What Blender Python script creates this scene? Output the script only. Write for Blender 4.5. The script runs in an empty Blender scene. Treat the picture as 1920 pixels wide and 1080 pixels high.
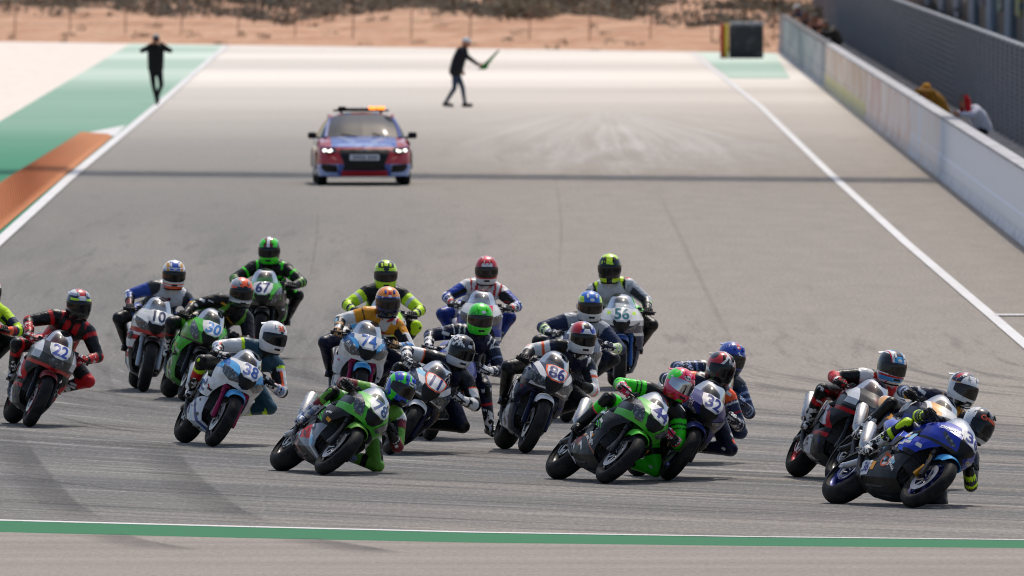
import bpy, bmesh, math, random
import numpy as np
from mathutils import Vector, Matrix
from mathutils.bvhtree import BVHTree

random.seed(7)
R = math.radians
scene = bpy.context.scene
col = scene.collection

# ------------------------------------------------------------------ camera
F_PX, HC = 34000.0, 5.7                    # focal length in photo pixels (1920 wide), camera height
PITCH = math.atan(770.0 / F_PX)            # the ground's horizon lies 770 px above the picture's centre
cam_data = bpy.data.cameras.new('camera')
cam = bpy.data.objects.new('camera', cam_data)
col.objects.link(cam)
cam.location = (0, 0, HC)
cam.rotation_euler = (math.pi / 2 - PITCH, 0, 0)
cam_data.sensor_width = 36.0
cam_data.lens = 36.0 * F_PX / 1920.0
cam_data.clip_start = 1.0
cam_data.clip_end = 20000.0
cam_data.dof.use_dof = True
cam_data.dof.focus_distance = 174.0
cam_data.dof.aperture_fstop = 8.5
scene.camera = cam

# ------------------------------------------------------------------ light
SUN = Vector((0.15, 0.44, 0.88)).normalized()      # from the ground towards the sun
world = bpy.data.worlds.new('World')
scene.world = world
world.use_nodes = True
wn = world.node_tree
sky = wn.nodes.new('ShaderNodeTexSky')
sky.sky_type = 'NISHITA'
sky.sun_disc = False
sky.sun_elevation = math.asin(SUN.z)
sky.sun_rotation = math.atan2(SUN.x, SUN.y)
sky.air_density = 1.0
sky.dust_density = 3.0
sky.ozone_density = 0.8
wn.nodes['Background'].inputs['Strength'].default_value = 0.148
wn.links.new(sky.outputs[0], wn.nodes['Background'].inputs['Color'])
sd = bpy.data.lights.new('sun', 'SUN')
sd.energy = 3.0
sd.angle = R(1.2)
sd.color = (1.0, 0.925, 0.825)
sun = bpy.data.objects.new('sun', sd)
sun.rotation_euler = SUN.to_track_quat('Z', 'Y').to_euler()
sun.location = (0, 200, 60)
col.objects.link(sun)
vs = scene.view_settings
vs.view_transform = 'Standard'
vs.look = 'None'
vs.exposure = -0.09
vs.gamma = 1.0
vs.use_curve_mapping = False
scene.cycles.filter_width = 1.0

# ------------------------------------------------------------------ pixels to places
_fw = Vector((0, math.cos(PITCH), -math.sin(PITCH)))
_up = Vector((0, math.sin(PITCH), math.cos(PITCH)))
CAM = Vector((0, 0, HC))
def ray(px, py):
    return _fw * F_PX + Vector((1, 0, 0)) * (px - 960.0) - _up * (py - 540.0)
def ground(px, py, z=0.0):
    d = ray(px, py)
    return CAM + d * ((z - HC) / d.z)
def at(px, py, y):
    d = ray(px, py)
    return CAM + d * (y / d.y)

# ------------------------------------------------------------------ materials
def lin(c):
    if isinstance(c, str):
        c = c.lstrip('#')
        v = [int(c[i:i + 2], 16) / 255 for i in (0, 2, 4)]
        return tuple(x / 12.92 if x <= 0.04045 else ((x + 0.055) / 1.055) ** 2.4 for x in v)
    return tuple(c)
PAL = dict(K='#0b0c0e', W='#dcdcda', N='#0d1430', B='#10227e', R='#b8141c', G='#3fae22', F='#35d81c', Y='#c2ea18',
           S='#a4a8ae', E='#303338', L='#3f9ad2', O='#f25a22', P='#e2305c', U='#d8921c', D='#182748', T='#1f4658',
           C='#8cc4e0', V='#7d8fb4', M='#6e1420', X='#191b1e', Q='#c8ccd2', Z='#c09a6a', J='#5f9a30')
def C(k):
    return lin(PAL[k]) if isinstance(k, str) and k in PAL else lin(k)

class NT:
    """a few shorthands for building node trees"""
    def __init__(self, name):
        self.m = bpy.data.materials.new(name)
        self.m.use_nodes = True
        self.t = self.m.node_tree
        self.b = self.t.nodes['Principled BSDF']
    def n(self, kind, **kw):
        nd = self.t.nodes.new(kind)
        for k, v in kw.items():
            setattr(nd, k, v)
        return nd
    def l(self, a, b):
        self.t.links.new(a, b)
    def math(self, op, a, b=None, c=None):
        nd = self.n('ShaderNodeMath', operation=op)
        for i, v in enumerate((a, b, c)):
            if v is None: continue
            if isinstance(v, (int, float)): nd.inputs[i].default_value = v
            else: self.l(v, nd.inputs[i])
        return nd.outputs[0]
    def mix(self, f, a, b):
        nd = self.n('ShaderNodeMix', data_type='RGBA')
        if isinstance(f, (int, float)): nd.inputs[0].default_value = f
        else: self.l(f, nd.inputs[0])
        for i, v in ((6, a), (7, b)):
            if isinstance(v, tuple): nd.inputs[i].default_value = (*v[:3], 1)
            else: self.l(v, nd.inputs[i])
        return nd.outputs[2]
    def noise(self, vec, scale, detail=3.0, rough=0.55):
        nd = self.n('ShaderNodeTexNoise')
        nd.inputs['Scale'].default_value = scale
        nd.inputs['Detail'].default_value = detail
        nd.inputs['Roughness'].default_value = rough
        if vec is not None: self.l(vec, nd.inputs['Vector'])
        return nd.outputs['Fac']
    def smooth(self, v, a, b, lo=0.0, hi=1.0):
        nd = self.n('ShaderNodeMapRange', interpolation_type='SMOOTHSTEP')
        for i, x in enumerate((v, a, b, lo, hi)):
            if isinstance(x, (int, float)): nd.inputs[i].default_value = x
            else: self.l(x, nd.inputs[i])
        return nd.outputs[0]
    def bump(self, h, strength, dist=0.01):
        nd = self.n('ShaderNodeBump')
        nd.inputs['Strength'].default_value = strength
        nd.inputs['Distance'].default_value = dist
        self.l(h, nd.inputs['Height'])
        self.l(nd.outputs[0], self.b.inputs['Normal'])
    def set(self, **kw):
        for k, v in kw.items():
            self.b.inputs[k.replace('_', ' ')].default_value = v

def paint(name, base, layers=(), rough=0.3, coat=0.0, metal=0.0, dirt=0.25, grain=None, spec=0.3):
    """procedural paint: a base colour and patches of other colours bounded in the object's own space"""
    t = NT(name)
    tc = t.n('ShaderNodeTexCoord')
    P = tc.outputs['Object']
    sx = t.n('ShaderNodeSeparateXYZ'); t.l(P, sx.inputs[0])
    x, y, z = sx.outputs
    ay = None
    c = C(base)
    for lay in layers:
        colr, masks = lay[0], lay[1:]
        m = None
        for k in masks:
            op = k[0]
            if op in ('n', 's', 'l'):
                PP = P
                if op == 'l':                      # noise drawn out lengthways: reads as rows of small print
                    mp = t.n('ShaderNodeMapping'); mp.inputs['Scale'].default_value = (0.8, 0.8, 3.2); t.l(P, mp.inputs[0]); PP = mp.outputs[0]
                v = t.noise(PP, k[1], 2.0 if op == 'n' else 6.0)
                q = t.math('GREATER_THAN', v, k[2])
            else:
                if op in ('ay', 'da') and ay is None: ay = t.math('ABSOLUTE', y)
                if op == 'x': v = x
                elif op == 'y': v = y
                elif op == 'z': v = z
                elif op == 'ay': v = ay
                else:
                    n = k[1]
                    v = t.math('MULTIPLY_ADD', x, n[0], t.math('MULTIPLY_ADD', ay if op == 'da' else y, n[1], t.math('MULTIPLY', z, n[2])))
                    k = (op, k[2], k[3])
                q = t.math('COMPARE', v, (k[1] + k[2]) / 2, (k[2] - k[1]) / 2)
            m = q if m is None else t.math('MULTIPLY', m, q)
        c = t.mix(m, c, C(colr))
    if dirt:
        d = t.noise(P, 9.0, 5.0, 0.65)
        c2 = t.mix(t.smooth(d, 0.45, 0.75, 0.0, dirt), c, (0.022, 0.021, 0.020))
        t.l(c2, t.b.inputs['Base Color'])
        t.l(t.smooth(d, 0.3, 0.75, rough, min(1, rough + 0.25)), t.b.inputs['Roughness'])
    else:
        if isinstance(c, tuple): t.b.inputs['Base Color'].default_value = (*c, 1)
        else: t.l(c, t.b.inputs['Base Color'])
        t.set(Roughness=rough)
    t.set(Metallic=metal)
    t.b.inputs['Coat Weight'].default_value = coat
    t.b.inputs['Coat Roughness'].default_value = 0.08
    t.b.inputs['Specular IOR Level'].default_value = spec
    if grain:
        t.bump(t.noise(P, grain[0], 3.0), grain[1], grain[2] if len(grain) > 2 else 0.01)
    return t.m
_flat = {}
def flat(base, rough=0.5, metal=0.0, coat=0.0, name=None):
    key = (base if isinstance(base, str) else tuple(base), rough, metal, coat)
    if key not in _flat:
        _flat[key] = paint(name or 'plain finish', base, (), rough, coat, metal, dirt=0.2)
    return _flat[key]
def emit(name, colr, strength):
    t = NT(name)
    t.set(Base_Color=(*colr, 1), Roughness=0.2)
    t.b.inputs['Emission Color'].default_value = (*colr, 1)
    t.b.inputs['Emission Strength'].default_value = strength
    return t.m
def glassy(name, tint, opac=0.18, rough=0.04):
    """thin tinted sheet: lets the light through and mirrors the sky at a slant"""
    t = NT(name)
    out = t.t.nodes['Material Output']
    tr = t.n('ShaderNodeBsdfTransparent'); tr.inputs[0].default_value = (*tint, 1)
    gl = t.n('ShaderNodeBsdfGlossy'); gl.inputs['Roughness'].default_value = rough
    gl.inputs[0].default_value = (0.8, 0.84, 0.88, 1)
    lw = t.n('ShaderNodeLayerWeight'); lw.inputs[0].default_value = 0.12
    f = t.math('ADD', t.math('MULTIPLY', lw.outputs['Fresnel'], 0.55), opac * 0.12)
    ms = t.n('ShaderNodeMixShader'); t.l(f, ms.inputs[0]); t.l(tr.outputs[0], ms.inputs[1]); t.l(gl.outputs[0], ms.inputs[2])
    t.l(ms.outputs[0], out.inputs['Surface'])
    return t.m

# ------------------------------------------------------------------ meshes
def cr(P, ts):
    """Catmull-Rom through the rows of P"""
    P = np.asarray(P, float); n = len(P)
    if n == 2: return P[0] + (P[1] - P[0]) * ts.reshape((-1,) + (1,) * (P.ndim - 1))
    E = np.concatenate([[2 * P[0] - P[1]], P, [2 * P[-1] - P[-2]]])
    i = np.clip(np.floor(ts).astype(int), 0, n - 2); f = (ts - i).reshape((-1,) + (1,) * (P.ndim - 1))
    a, b, c, d = E[i], E[i + 1], E[i + 2], E[i + 3]
    return 0.5 * (2 * b + (c - a) * f + (2 * a - 5 * b + 4 * c - d) * f ** 2 + (3 * b - a - 3 * c + d) * f ** 3)

class G:
    """collects geometry and builds ONE mesh from it"""
    def __init__(s): s.v = []; s.f = []
    def add(s, v, f, mirror=False):
        o = len(s.v)
        s.v += [tuple(map(float, p)) for p in v]
        s.f += [tuple(i + o for i in q) for q in f]
        if mirror:
            o = len(s.v)
            s.v += [(float(p[0]), -float(p[1]), float(p[2])) for p in v]
            s.f += [tuple(i + o for i in reversed(q)) for q in f]
        return s
    def box(s, c, d, rot=None, bev=0.0, mirror=False):
        bm = bmesh.new(); bmesh.ops.create_cube(bm, size=1.0)
        for v in bm.verts: v.co = Vector((v.co.x * d[0], v.co.y * d[1], v.co.z * d[2]))
        if bev: bmesh.ops.bevel(bm, geom=bm.edges[:], offset=bev, segments=2, affect='EDGES', profile=0.6)
        M = Matrix.Translation(c) @ (rot.to_4x4() if rot is not None else Matrix())
        bm.verts.ensure_lookup_table()
        vs_ = [M @ v.co for v in bm.verts]; fs = [[v.index for v in f.verts] for f in bm.faces]
        bm.verts.index_update(); fs = [[v.index for v in f.verts] for f in bm.faces]
        bm.free()
        return s.add(vs_, fs, mirror)
    def tube(s, path, rad, n=10, caps=True, mirror=False, flat_=1.0):
        P = [Vector(p) for p in path]
        if isinstance(rad, (int, float)): rad = [rad] * len(P)
        vs_, fs = [], []
        ref = None
        for i, p in enumerate(P):
            t = (P[min(i + 1, len(P) - 1)] - P[max(i - 1, 0)]).normalized()
            if ref is None:
                ref = Vector((0, 0, 1)) if abs(t.z) < 0.9 else Vector((1, 0, 0))
            a = t.cross(ref)
            if a.length < 1e-6: a = t.orthogonal()
            a.normalize(); b = a.cross(t).normalized(); ref = b
            for k in range(n):
                w = 2 * math.pi * k / n
                vs_.append(p + a * (math.cos(w) * rad[i]) + b * (math.sin(w) * rad[i] * flat_))
        for i in range(len(P) - 1):
            for k in range(n):
                fs.append((i * n + k, i * n + (k + 1) % n, (i + 1) * n + (k + 1) % n, (i + 1) * n + k))
        if caps:
            fs.append(tuple(reversed(range(n)))); fs.append(tuple((len(P) - 1) * n + k for k in range(n)))
        return s.add(vs_, fs, mirror)
    def lathe(s, prof, c=(0, 0, 0), n=40, a0=0.0, a1=2 * math.pi):
        """profile (r, y) turned round the Y axis"""
        full = abs(a1 - a0 - 2 * math.pi) < 1e-6
        m = n if full else n + 1
        vs_ = []
        for i in range(m):
            w = a0 + (a1 - a0) * i / n
            for r, y in prof:
                vs_.append((c[0] + r * math.cos(w), c[1] + y, c[2] + r * math.sin(w)))
        k = len(prof); fs = []
        for i in range(n):
            j = (i + 1) % m
            for q in range(k - 1):
                fs.append((i * k + q, i * k + q + 1, j * k + q + 1, j * k + q))
        return s.add(vs_, fs)
    def patch(s, ctrl, nu=10, nv=10, thick=0.006, mirror=False, fold=False):
        A = np.asarray(ctrl, float)
        if fold:                                  # straight between the rows, so each row is a crease
            nu = (A.shape[0] - 1) * 4 + 1; tt = np.linspace(0, A.shape[0] - 1, nu); i0 = np.clip(np.floor(tt).astype(int), 0, A.shape[0] - 2); ff = (tt - i0)[:, None, None]
            ff = ff * 0.85 + 0.15 * (3 * ff ** 2 - 2 * ff ** 3)
            A = A[i0] * (1 - ff) + A[i0 + 1] * ff
        else: A = cr(A, np.linspace(0, A.shape[0] - 1, nu))
        A = np.swapaxes(cr(np.swapaxes(A, 0, 1), np.linspace(0, A.shape[1] - 1, nv)), 0, 1)
        du = np.gradient(A, axis=0); dv = np.gradient(A, axis=1)
        N = np.cross(du, dv); N /= np.maximum(np.linalg.norm(N, axis=2, keepdims=True), 1e-9)
        V = A.reshape(-1, 3); idx = lambda i, j: i * nv + j
        fs = [(idx(i, j), idx(i + 1, j), idx(i + 1, j + 1), idx(i, j + 1)) for i in range(nu - 1) for j in range(nv - 1)]
        if thick:
            W = (A - N * thick).reshape(-1, 3); o = nu * nv
            fs += [tuple(reversed([q + o for q in f])) for f in fs]
            ring = [idx(0, j) for j in range(nv)] + [idx(i, nv - 1) for i in range(1, nu)] + [idx(nu - 1, j) for j in range(nv - 2, -1, -1)] + [idx(i, 0) for i in range(nu - 2, 0, -1)]
            fs += [(ring[k], ring[(k + 1) % len(ring)], ring[(k + 1) % len(ring)] + o, ring[k] + o) for k in range(len(ring))]
            V = np.concatenate([V, W])
        return s.add(V, fs, mirror)
    def capsule(s, p, q, r1, r2, n=12):
        p, q = Vector(p), Vector(q); t = q - p
        if t.length < 1e-5: t = Vector((0, 0, 1e-4)); q = p + t
        t = t.normalized(); path, rad = [], []
        for w in (80, 55, 28):
            path.append(p - t * (r1 * math.sin(R(w)))); rad.append(r1 * math.cos(R(w)))
        path += [p, q]; rad += [r1, r2]
        for w in (28, 55, 80):
            path.append(q + t * (r2 * math.sin(R(w)))); rad.append(r2 * math.cos(R(w)))
        return s.tube(path, rad, n)
    def mesh(s, name, smooth=True, sharp=40):
        m = bpy.data.meshes.new(name)
        m.from_pydata(s.v, [], s.f)
        if smooth:
            m.polygons.foreach_set('use_smooth', [True] * len(m.polygons))
            m.set_sharp_from_angle(angle=R(sharp))
        m.update()
        return m

def obj(name, data, mat=None, parent=None, loc=None, M=None):
    o = bpy.data.objects.new(name, data)
    col.objects.link(o)
    if parent is not None: o.parent = parent
    if loc is not None: o.location = loc
    if M is not None: o.matrix_local = M
    if mat is not None and data is not None:
        if not data.materials: data.materials.append(None)
        o.material_slots[0].link = 'OBJECT'
        o.material_slots[0].material = mat
    return o
def tag(o, label, cat, group=None):
    o['label'] = label; o['category'] = cat
    if group: o['group'] = group
    return o
def struct(o, label=None, kind='structure'):
    o['kind'] = kind
    if label: o['label'] = label; o['category'] = o.name.replace('_', ' ').split('.')[0]
    return o
def sheet(name, pts, mat, z, label=None):
    g = G(); g.add([(p[0], p[1], z) for p in pts], [tuple(range(len(pts)))])
    return struct(obj(name, g.mesh(name, False), mat), label)
def strip(name, line, width, mat, z, label=None):
    """a painted band of even width along a line of ground points"""
    L = [Vector((p[0], p[1], 0)) for p in line]; vs_ = []; fs = []
    for i, p in enumerate(L):
        t = (L[min(i + 1, len(L) - 1)] - L[max(i - 1, 0)]).normalized(); n = Vector((-t.y, t.x, 0))
        w = width[i] if isinstance(width, (list, tuple)) else width
        for sgn in (-1, 1): q = p + n * (sgn * w / 2); vs_.append((q.x, q.y, z))
    for i in range(len(L) - 1): fs.append((2 * i, 2 * i + 1, 2 * i + 3, 2 * i + 2))
    g = G(); g.add(vs_, fs)
    return struct(obj(name, g.mesh(name, False), mat), label)

def text_geo(s, size, bold=0.0, shear=0.0, space=1.0):
    cu = bpy.data.curves.new('t', 'FONT'); cu.body = s; cu.size = size; cu.align_x = 'CENTER'; cu.align_y = 'CENTER'
    cu.offset = bold * size; cu.shear = shear; cu.resolution_u = 3; cu.space_character = space
    o = bpy.data.objects.new('t', cu); m = o.to_mesh()
    v = [(p.co.x, p.co.y) for p in m.vertices]; f = [tuple(p.vertices) for p in m.polygons]
    o.to_mesh_clear(); bpy.data.objects.remove(o); bpy.data.curves.remove(cu)
    return v, f
def decal_mesh(name, v2, faces, O, U, V, N, bvh=None, off=0.004, maxlen=0.03):
    """flat shapes laid onto a curved surface"""
    O, U, V, N = Vector(O), Vector(U).normalized(), Vector(V).normalized(), Vector(N).normalized()
    bm = bmesh.new(); vv = [bm.verts.new((p[0], p[1], 0)) for p in v2]
    for f in faces:
        try: bm.faces.new([vv[i] for i in f])
        except ValueError: pass
    bmesh.ops.triangulate(bm, faces=bm.faces[:])
    for _ in range(3):
        e = [e for e in bm.edges if e.calc_length() > maxlen]
        if not e: break
        bmesh.ops.subdivide_edges(bm, edges=e, cuts=1, use_grid_fill=False)
        bmesh.ops.triangulate(bm, faces=bm.faces[:])
    for p in bm.verts:
        w = O + U * p.co.x + V * p.co.y
        if bvh is not None:
            hit, nn, _, _ = bvh.ray_cast(w + N * 0.4, -N, 0.9)
            if hit is not None:
                if nn.dot(N) < 0: nn = -nn
                w = hit + nn * off
            else: w = w + N * off
        p.co = w
    m = bpy.data.meshes.new(name); bm.to_mesh(m); bm.free()
    m.polygons.foreach_set('use_smooth', [True] * len(m.polygons))
    return m
def poly_decal(name, pts, *a, **k):
    return decal_mesh(name, pts, [tuple(range(len(pts)))], *a, **k)

# ================================================================== THE SETTING
def edge_y(x):                       # far end of the tarmac, where the bare earth begins
    return 602.0 - 1.52 * x
def terrain_z(x, y):
    e = y - edge_y(max(-30, min(30, x)))
    if e < 0: return -0.06
    z = -0.06 - 0.25 * min(1, e / 4.0)
    k = max(0.0, min(1.0, (e - 5) / 38.0)); k = k * k * (3 - 2 * k)
    z += 1.0 * k
    z += 0.14 * math.sin(x * 0.55 + y * 0.11) * k + 0.10 * math.sin(x * 1.7 + 1.3 + y * 0.2) * k
    z += max(0.0, e - 60) * 0.0045
    return z

def m_earth():
    t = NT('bare earth'); tc = t.n('ShaderNodeTexCoord'); P = tc.outputs['Object']
    a = t.noise(P, 0.35, 6.0, 0.6); b = t.noise(P, 1.9, 5.0, 0.65)
    c = t.mix(t.smooth(a, 0.35, 0.65), (0.42, 0.225, 0.135), (0.53, 0.325, 0.215))
    c = t.mix(t.smooth(b, 0.52, 0.68, 0, 0.7), c, (0.68, 0.50, 0.36))
    c = t.mix(t.smooth(t.noise(P, 0.8, 4.0), 0.60, 0.74, 0, 0.6), c, (0.22, 0.16, 0.09))
    t.l(c, t.b.inputs['Base Color']); t.set(Roughness=0.95); t.b.inputs['Specular IOR Level'].default_value = 0.15
    t.bump(b, 0.6, 0.15)
    return t.m
xs = sorted(set([-6000, -2500, -900, -400, -200, -120, -80, -60] + [x * 1.0 for x in range(-44, 45)] + [60, 80, 120, 200, 400, 900, 2500, 6000]))
ys = sorted(set([-400, 0, 80, 200, 400, 520] + [540 + 3.0 * i for i in range(70)] + [760, 800, 860, 950, 1100, 1500, 2500, 5000, 9000]))
g = G()
g.add([(x, y, terrain_z(x, y) + (random.uniform(-0.04, 0.04) if y > 640 and abs(x) < 60 else 0)) for x in xs for y in ys],
      [(i * len(ys) + j, (i + 1) * len(ys) + j, (i + 1) * len(ys) + j + 1, i * len(ys) + j + 1) for i in range(len(xs) - 1) for j in range(len(ys) - 1)])
struct(obj('ground', g.mesh('ground'), m_earth()))

# the turn's centre: lines of rubber run straight down the straight and bend away round it
TCX, TCY = 62.0, 214.0
def m_asphalt(kind):
    t = NT('track asphalt' if kind == 'track' else 'run-off asphalt')
    tc = t.n('ShaderNodeTexCoord'); P = tc.outputs['Object']
    sx = t.n('ShaderNodeSeparateXYZ'); t.l(P, sx.inputs[0]); x, y, z = sx.outputs
    # grain of the stone, drawn out a little along the straight so that it still reads at this slant
    gm = t.n('ShaderNodeMapping'); gm.inputs['Scale'].default_value = (1.0, 0.16, 1.0); t.l(P, gm.inputs[0])
    fine = t.noise(gm.outputs[0], 22.0, 3.0, 0.8); mid = t.noise(gm.outputs[0], 1.7, 5.0, 0.65); big = t.noise(P, 0.09, 3.0)
    if kind == 'track':
        # distance across the racing line: r
        dx = t.math('SUBTRACT', TCX, x); dyn = t.math('MINIMUM', t.math('SUBTRACT', y, TCY), 0.0)
        r = t.math('SQRT', t.math('ADD', t.math('MULTIPLY', dx, dx), t.math('MULTIPLY', dyn, dyn)))
        cb = t.n('ShaderNodeCombineXYZ'); t.l(r, cb.inputs[0]); t.l(t.math('MULTIPLY', y, 0.035), cb.inputs[1]); t.l(t.math('MULTIPLY', x, 0.05), cb.inputs[2])
        st = t.noise(cb.outputs[0], 0.7, 5.0, 0.60)
        st2 = t.noise(cb.outputs[0], 3.4, 5.0, 0.68)
        base = t.mix(t.smooth(mid, 0.3, 0.7), (0.258, 0.230, 0.200), (0.300, 0.268, 0.234))
        # the outer half is greyer with old rubber
        base = t.mix(t.math('MULTIPLY', t.smooth(x, 0.5, -5.0), t.smooth(big, 0.3, 0.7, 0.6, 1.0)), base, (0.216, 0.211, 0.196))
        lefty = t.math('MULTIPLY', t.smooth(x, 2.5, -4.0), t.smooth(y, 345.0, 270.0))
        base = t.mix(t.math('MULTIPLY', lefty, t.smooth(st, 0.32, 0.66, 0.25, 0.85)), base, (0.150, 0.148, 0.140))
        base = t.mix(t.math('MULTIPLY', lefty, t.smooth(st2, 0.52, 0.68, 0, 0.40)), base, (0.10, 0.10, 0.10))
        belt = t.math('MULTIPLY', t.smooth(r, 60.0, 65.0), t.smooth(r, 87.0, 76.0))
        near = t.smooth(y, 245.0, 192.0, 0.05, 1.0)
        bn = t.math('MULTIPLY', belt, near)
        c = t.mix(t.math('MULTIPLY', bn, t.smooth(st, 0.34, 0.60, 0.28, 1.0)), base, (0.118, 0.119, 0.118))
        c = t.mix(t.math('MULTIPLY', near, t.smooth(st2, 0.50, 0.66, 0, 0.68)), c, (0.060, 0.061, 0.061))
        c = t.mix(t.math('MULTIPLY', bn, t.smooth(st2, 0.46, 0.30, 0, 0.70)), c, (0.36, 0.35, 0.335))
        c = t.mix(t.smooth(st2, 0.60, 0.72, 0, 0.14), c, (0.10, 0.10, 0.10))
        # glare and sun patches further up the straight, painted into the colour in bands
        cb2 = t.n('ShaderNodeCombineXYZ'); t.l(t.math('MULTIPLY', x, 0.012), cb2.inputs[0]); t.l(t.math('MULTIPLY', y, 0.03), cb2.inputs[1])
        glare_mask = t.noise(cb2.outputs[0], 1.0, 3.0, 0.5)
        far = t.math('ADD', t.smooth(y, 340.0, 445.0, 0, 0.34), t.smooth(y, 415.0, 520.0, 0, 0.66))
        far = t.math('MULTIPLY', far, t.smooth(glare_mask, 0.30, 0.62, 0.62, 1.0))
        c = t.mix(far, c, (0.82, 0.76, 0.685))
        # pale scuffed patch in front of the start, scratched outwards
        px_ = t.math('SUBTRACT', x, 2.3); py_ = t.math('MULTIPLY', t.math('SUBTRACT', y, 398.0), 0.06)
        rr = t.math('SQRT', t.math('ADD', t.math('MULTIPLY', t.math('MULTIPLY', px_, px_), 0.8), t.math('MULTIPLY', py_, py_)))
        sw = t.n('ShaderNodeCombineXYZ'); t.l(t.math('MULTIPLY', t.math('ARCTAN2', px_, t.math('SUBTRACT', py_, 3.4)), 4.0), sw.inputs[0]); t.l(t.math('MULTIPLY', rr, 0.35), sw.inputs[1])
        c = t.mix(t.math('MULTIPLY', t.smooth(rr, 4.6, 0.3), t.smooth(t.noise(sw.outputs[0], 2.2, 6.0, 0.65), 0.36, 0.72, 0, 0.36)), c, (0.74, 0.73, 0.72))
    elif kind == 'apron':
        cb = t.n('ShaderNodeCombineXYZ'); t.l(t.math('MULTIPLY', x, 0.05), cb.inputs[0]); t.l(t.math('MULTIPLY', y, 0.9), cb.inputs[1])
        st = t.noise(cb.outputs[0], 1.0, 4.0)
        c = t.mix(t.smooth(st, 0.35, 0.65), (0.248, 0.220, 0.194), (0.308, 0.272, 0.240))
    else:
        c = t.mix(t.smooth(mid, 0.3, 0.7), (0.72, 0.645, 0.575), (0.78, 0.71, 0.64))
    ga = 0.62 if kind == 'track' else 0.32
    c = t.mix(t.smooth(fine, 0.46, 0.74, 0, ga), c, (0.10, 0.095, 0.09))
    c = t.mix(t.smooth(fine, 0.50, 0.25, 0, ga * 0.55), c, (0.50, 0.47, 0.44))
    t.l(c, t.b.inputs['Base Color'])
    t.l(t.smooth(mid, 0.3, 0.7, 0.86, 0.95), t.b.inputs['Roughness'])
    t.b.inputs['Specular IOR Level'].default_value = 0.12
    t.bump(fine, 0.35, 0.008)
    return t.m
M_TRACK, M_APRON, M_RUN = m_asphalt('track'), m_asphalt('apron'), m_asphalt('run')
far_edge = [(x, edge_y(x)) for x in (12, 6, 0, -6, -12, -18, -26, -30)]
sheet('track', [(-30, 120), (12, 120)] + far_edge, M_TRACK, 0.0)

def m_paint(name, colr, wear=0.5, other=(0.25, 0.235, 0.22), scale=1.0):
    t = NT(name); tc = t.n('ShaderNodeTexCoord'); P = tc.outputs['Object']
    a = t.noise(P, 3.0 * scale, 6.0, 0.65); b = t.noise(P, 0.25 * scale, 3.0)
    c = t.mix(t.smooth(a, 0.50, 0.72, 0, wear), C(colr), other)
    c = t.mix(t.smooth(b, 0.4, 0.7, 0, wear * 0.5), c, other)
    t.l(c, t.b.inputs['Base Color']); t.set(Roughness=0.8); t.b.inputs['Specular IOR Level'].default_value = 0.2
    return t.m
M_LINE = m_paint('white line paint', (0.66, 0.655, 0.65), 0.25)
M_GREEN_NEAR = m_paint('green kerb paint', (0.018, 0.155, 0.062), 0.22, (0.014, 0.09, 0.045))
def gp(*pts): return [ground(*p) for p in pts]

# --- foreground: the far side of the turn, painted green band with a thin white edge, pale apron in front of it
top = gp((-500, 962), (0, 978), (450, 990), (900, 1001), (1400, 1009), (1920, 1015), (2500, 1020))
bot = gp((-500, 980), (0, 998), (450, 1009), (900, 1018), (1400, 1024), (1920, 1028), (2500, 1031))
sheet('apron', [(p.x, p.y) for p in bot] + [(30, 110), (-30, 110)], M_APRON, 0.003)
g = G()
n = len(top)
g.add([(p.x, p.y, 0.007) for p in bot] + [(p.x, p.y, 0.007) for p in top] + [(p.x, p.y - 0.05, 0.0) for p in bot],
      [(i, i + 1, n + i + 1, n + i) for i in range(n - 1)] + [(2 * n + i, 2 * n + i + 1, i + 1, i) for i in range(n - 1)])
struct(obj('green_kerb_band', g.mesh('green_kerb_band', False), M_GREEN_NEAR))
strip('edge_line', [(p.x, p.y + 0.30) for p in top], [0.24, 0.24, 0.24, 0.22, 0.18, 0.14, 0.10], M_LINE, 0.004)

# --- left side: green run-off, orange kerb, pale run-off
lineL = gp((-420, 840), (-10, 462), (130, 335), (290, 203), (425, 86))
strip('edge_line', lineL, 0.20, M_LINE, 0.022)
lineR = gp((1296, 98), (1427, 201), (1555, 325), (1700, 457), (1920, 645), (2200, 890))
strip('edge_line', lineR, 0.155, M_LINE, 0.012)
a, b = ground(1866, 592), ground(2050, 592)
strip('pit_exit_line', [a, b], 0.75, M_LINE, 0.016)
def outer(px, py): p = ground(px, py); return (p.x, p.y)
def m_green_far():
    """green paint, with glare and haze further up the straight put into its colour"""
    t = NT('green run-off paint'); tc = t.n('ShaderNodeTexCoord'); P = tc.outputs['Object']
    sx = t.n('ShaderNodeSeparateXYZ'); t.l(P, sx.inputs[0]); x, y, z = sx.outputs
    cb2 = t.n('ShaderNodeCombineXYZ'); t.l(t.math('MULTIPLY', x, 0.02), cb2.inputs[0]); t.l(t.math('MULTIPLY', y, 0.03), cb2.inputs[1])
    glare_mask = t.noise(cb2.outputs[0], 1.0, 3.0, 0.5); a_ = t.noise(P, 1.5, 6.0, 0.65)
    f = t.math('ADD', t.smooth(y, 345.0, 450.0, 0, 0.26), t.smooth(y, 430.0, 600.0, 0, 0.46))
    f = t.math('MULTIPLY', f, t.smooth(glare_mask, 0.32, 0.62, 0.62, 1.05))
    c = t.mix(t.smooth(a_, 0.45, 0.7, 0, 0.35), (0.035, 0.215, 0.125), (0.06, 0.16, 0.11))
    c = t.mix(f, c, (0.80, 0.86, 0.78))  # distant glare and haze mixed into the colour as a pale tone
    t.l(c, t.b.inputs['Base Color']); t.set(Roughness=0.85); t.b.inputs['Specular IOR Level'].default_value = 0.15
    return t.m
M_GREEN_FAR = m_green_far()
e0 = outer(425, 86)
sheet('green_run_off', [outer(-420, 840), outer(-10, 462), outer(130, 335), outer(290, 203), e0, outer(246, 82), outer(0, 228), outer(-420, 480)], M_GREEN_FAR, 0.012)
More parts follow.
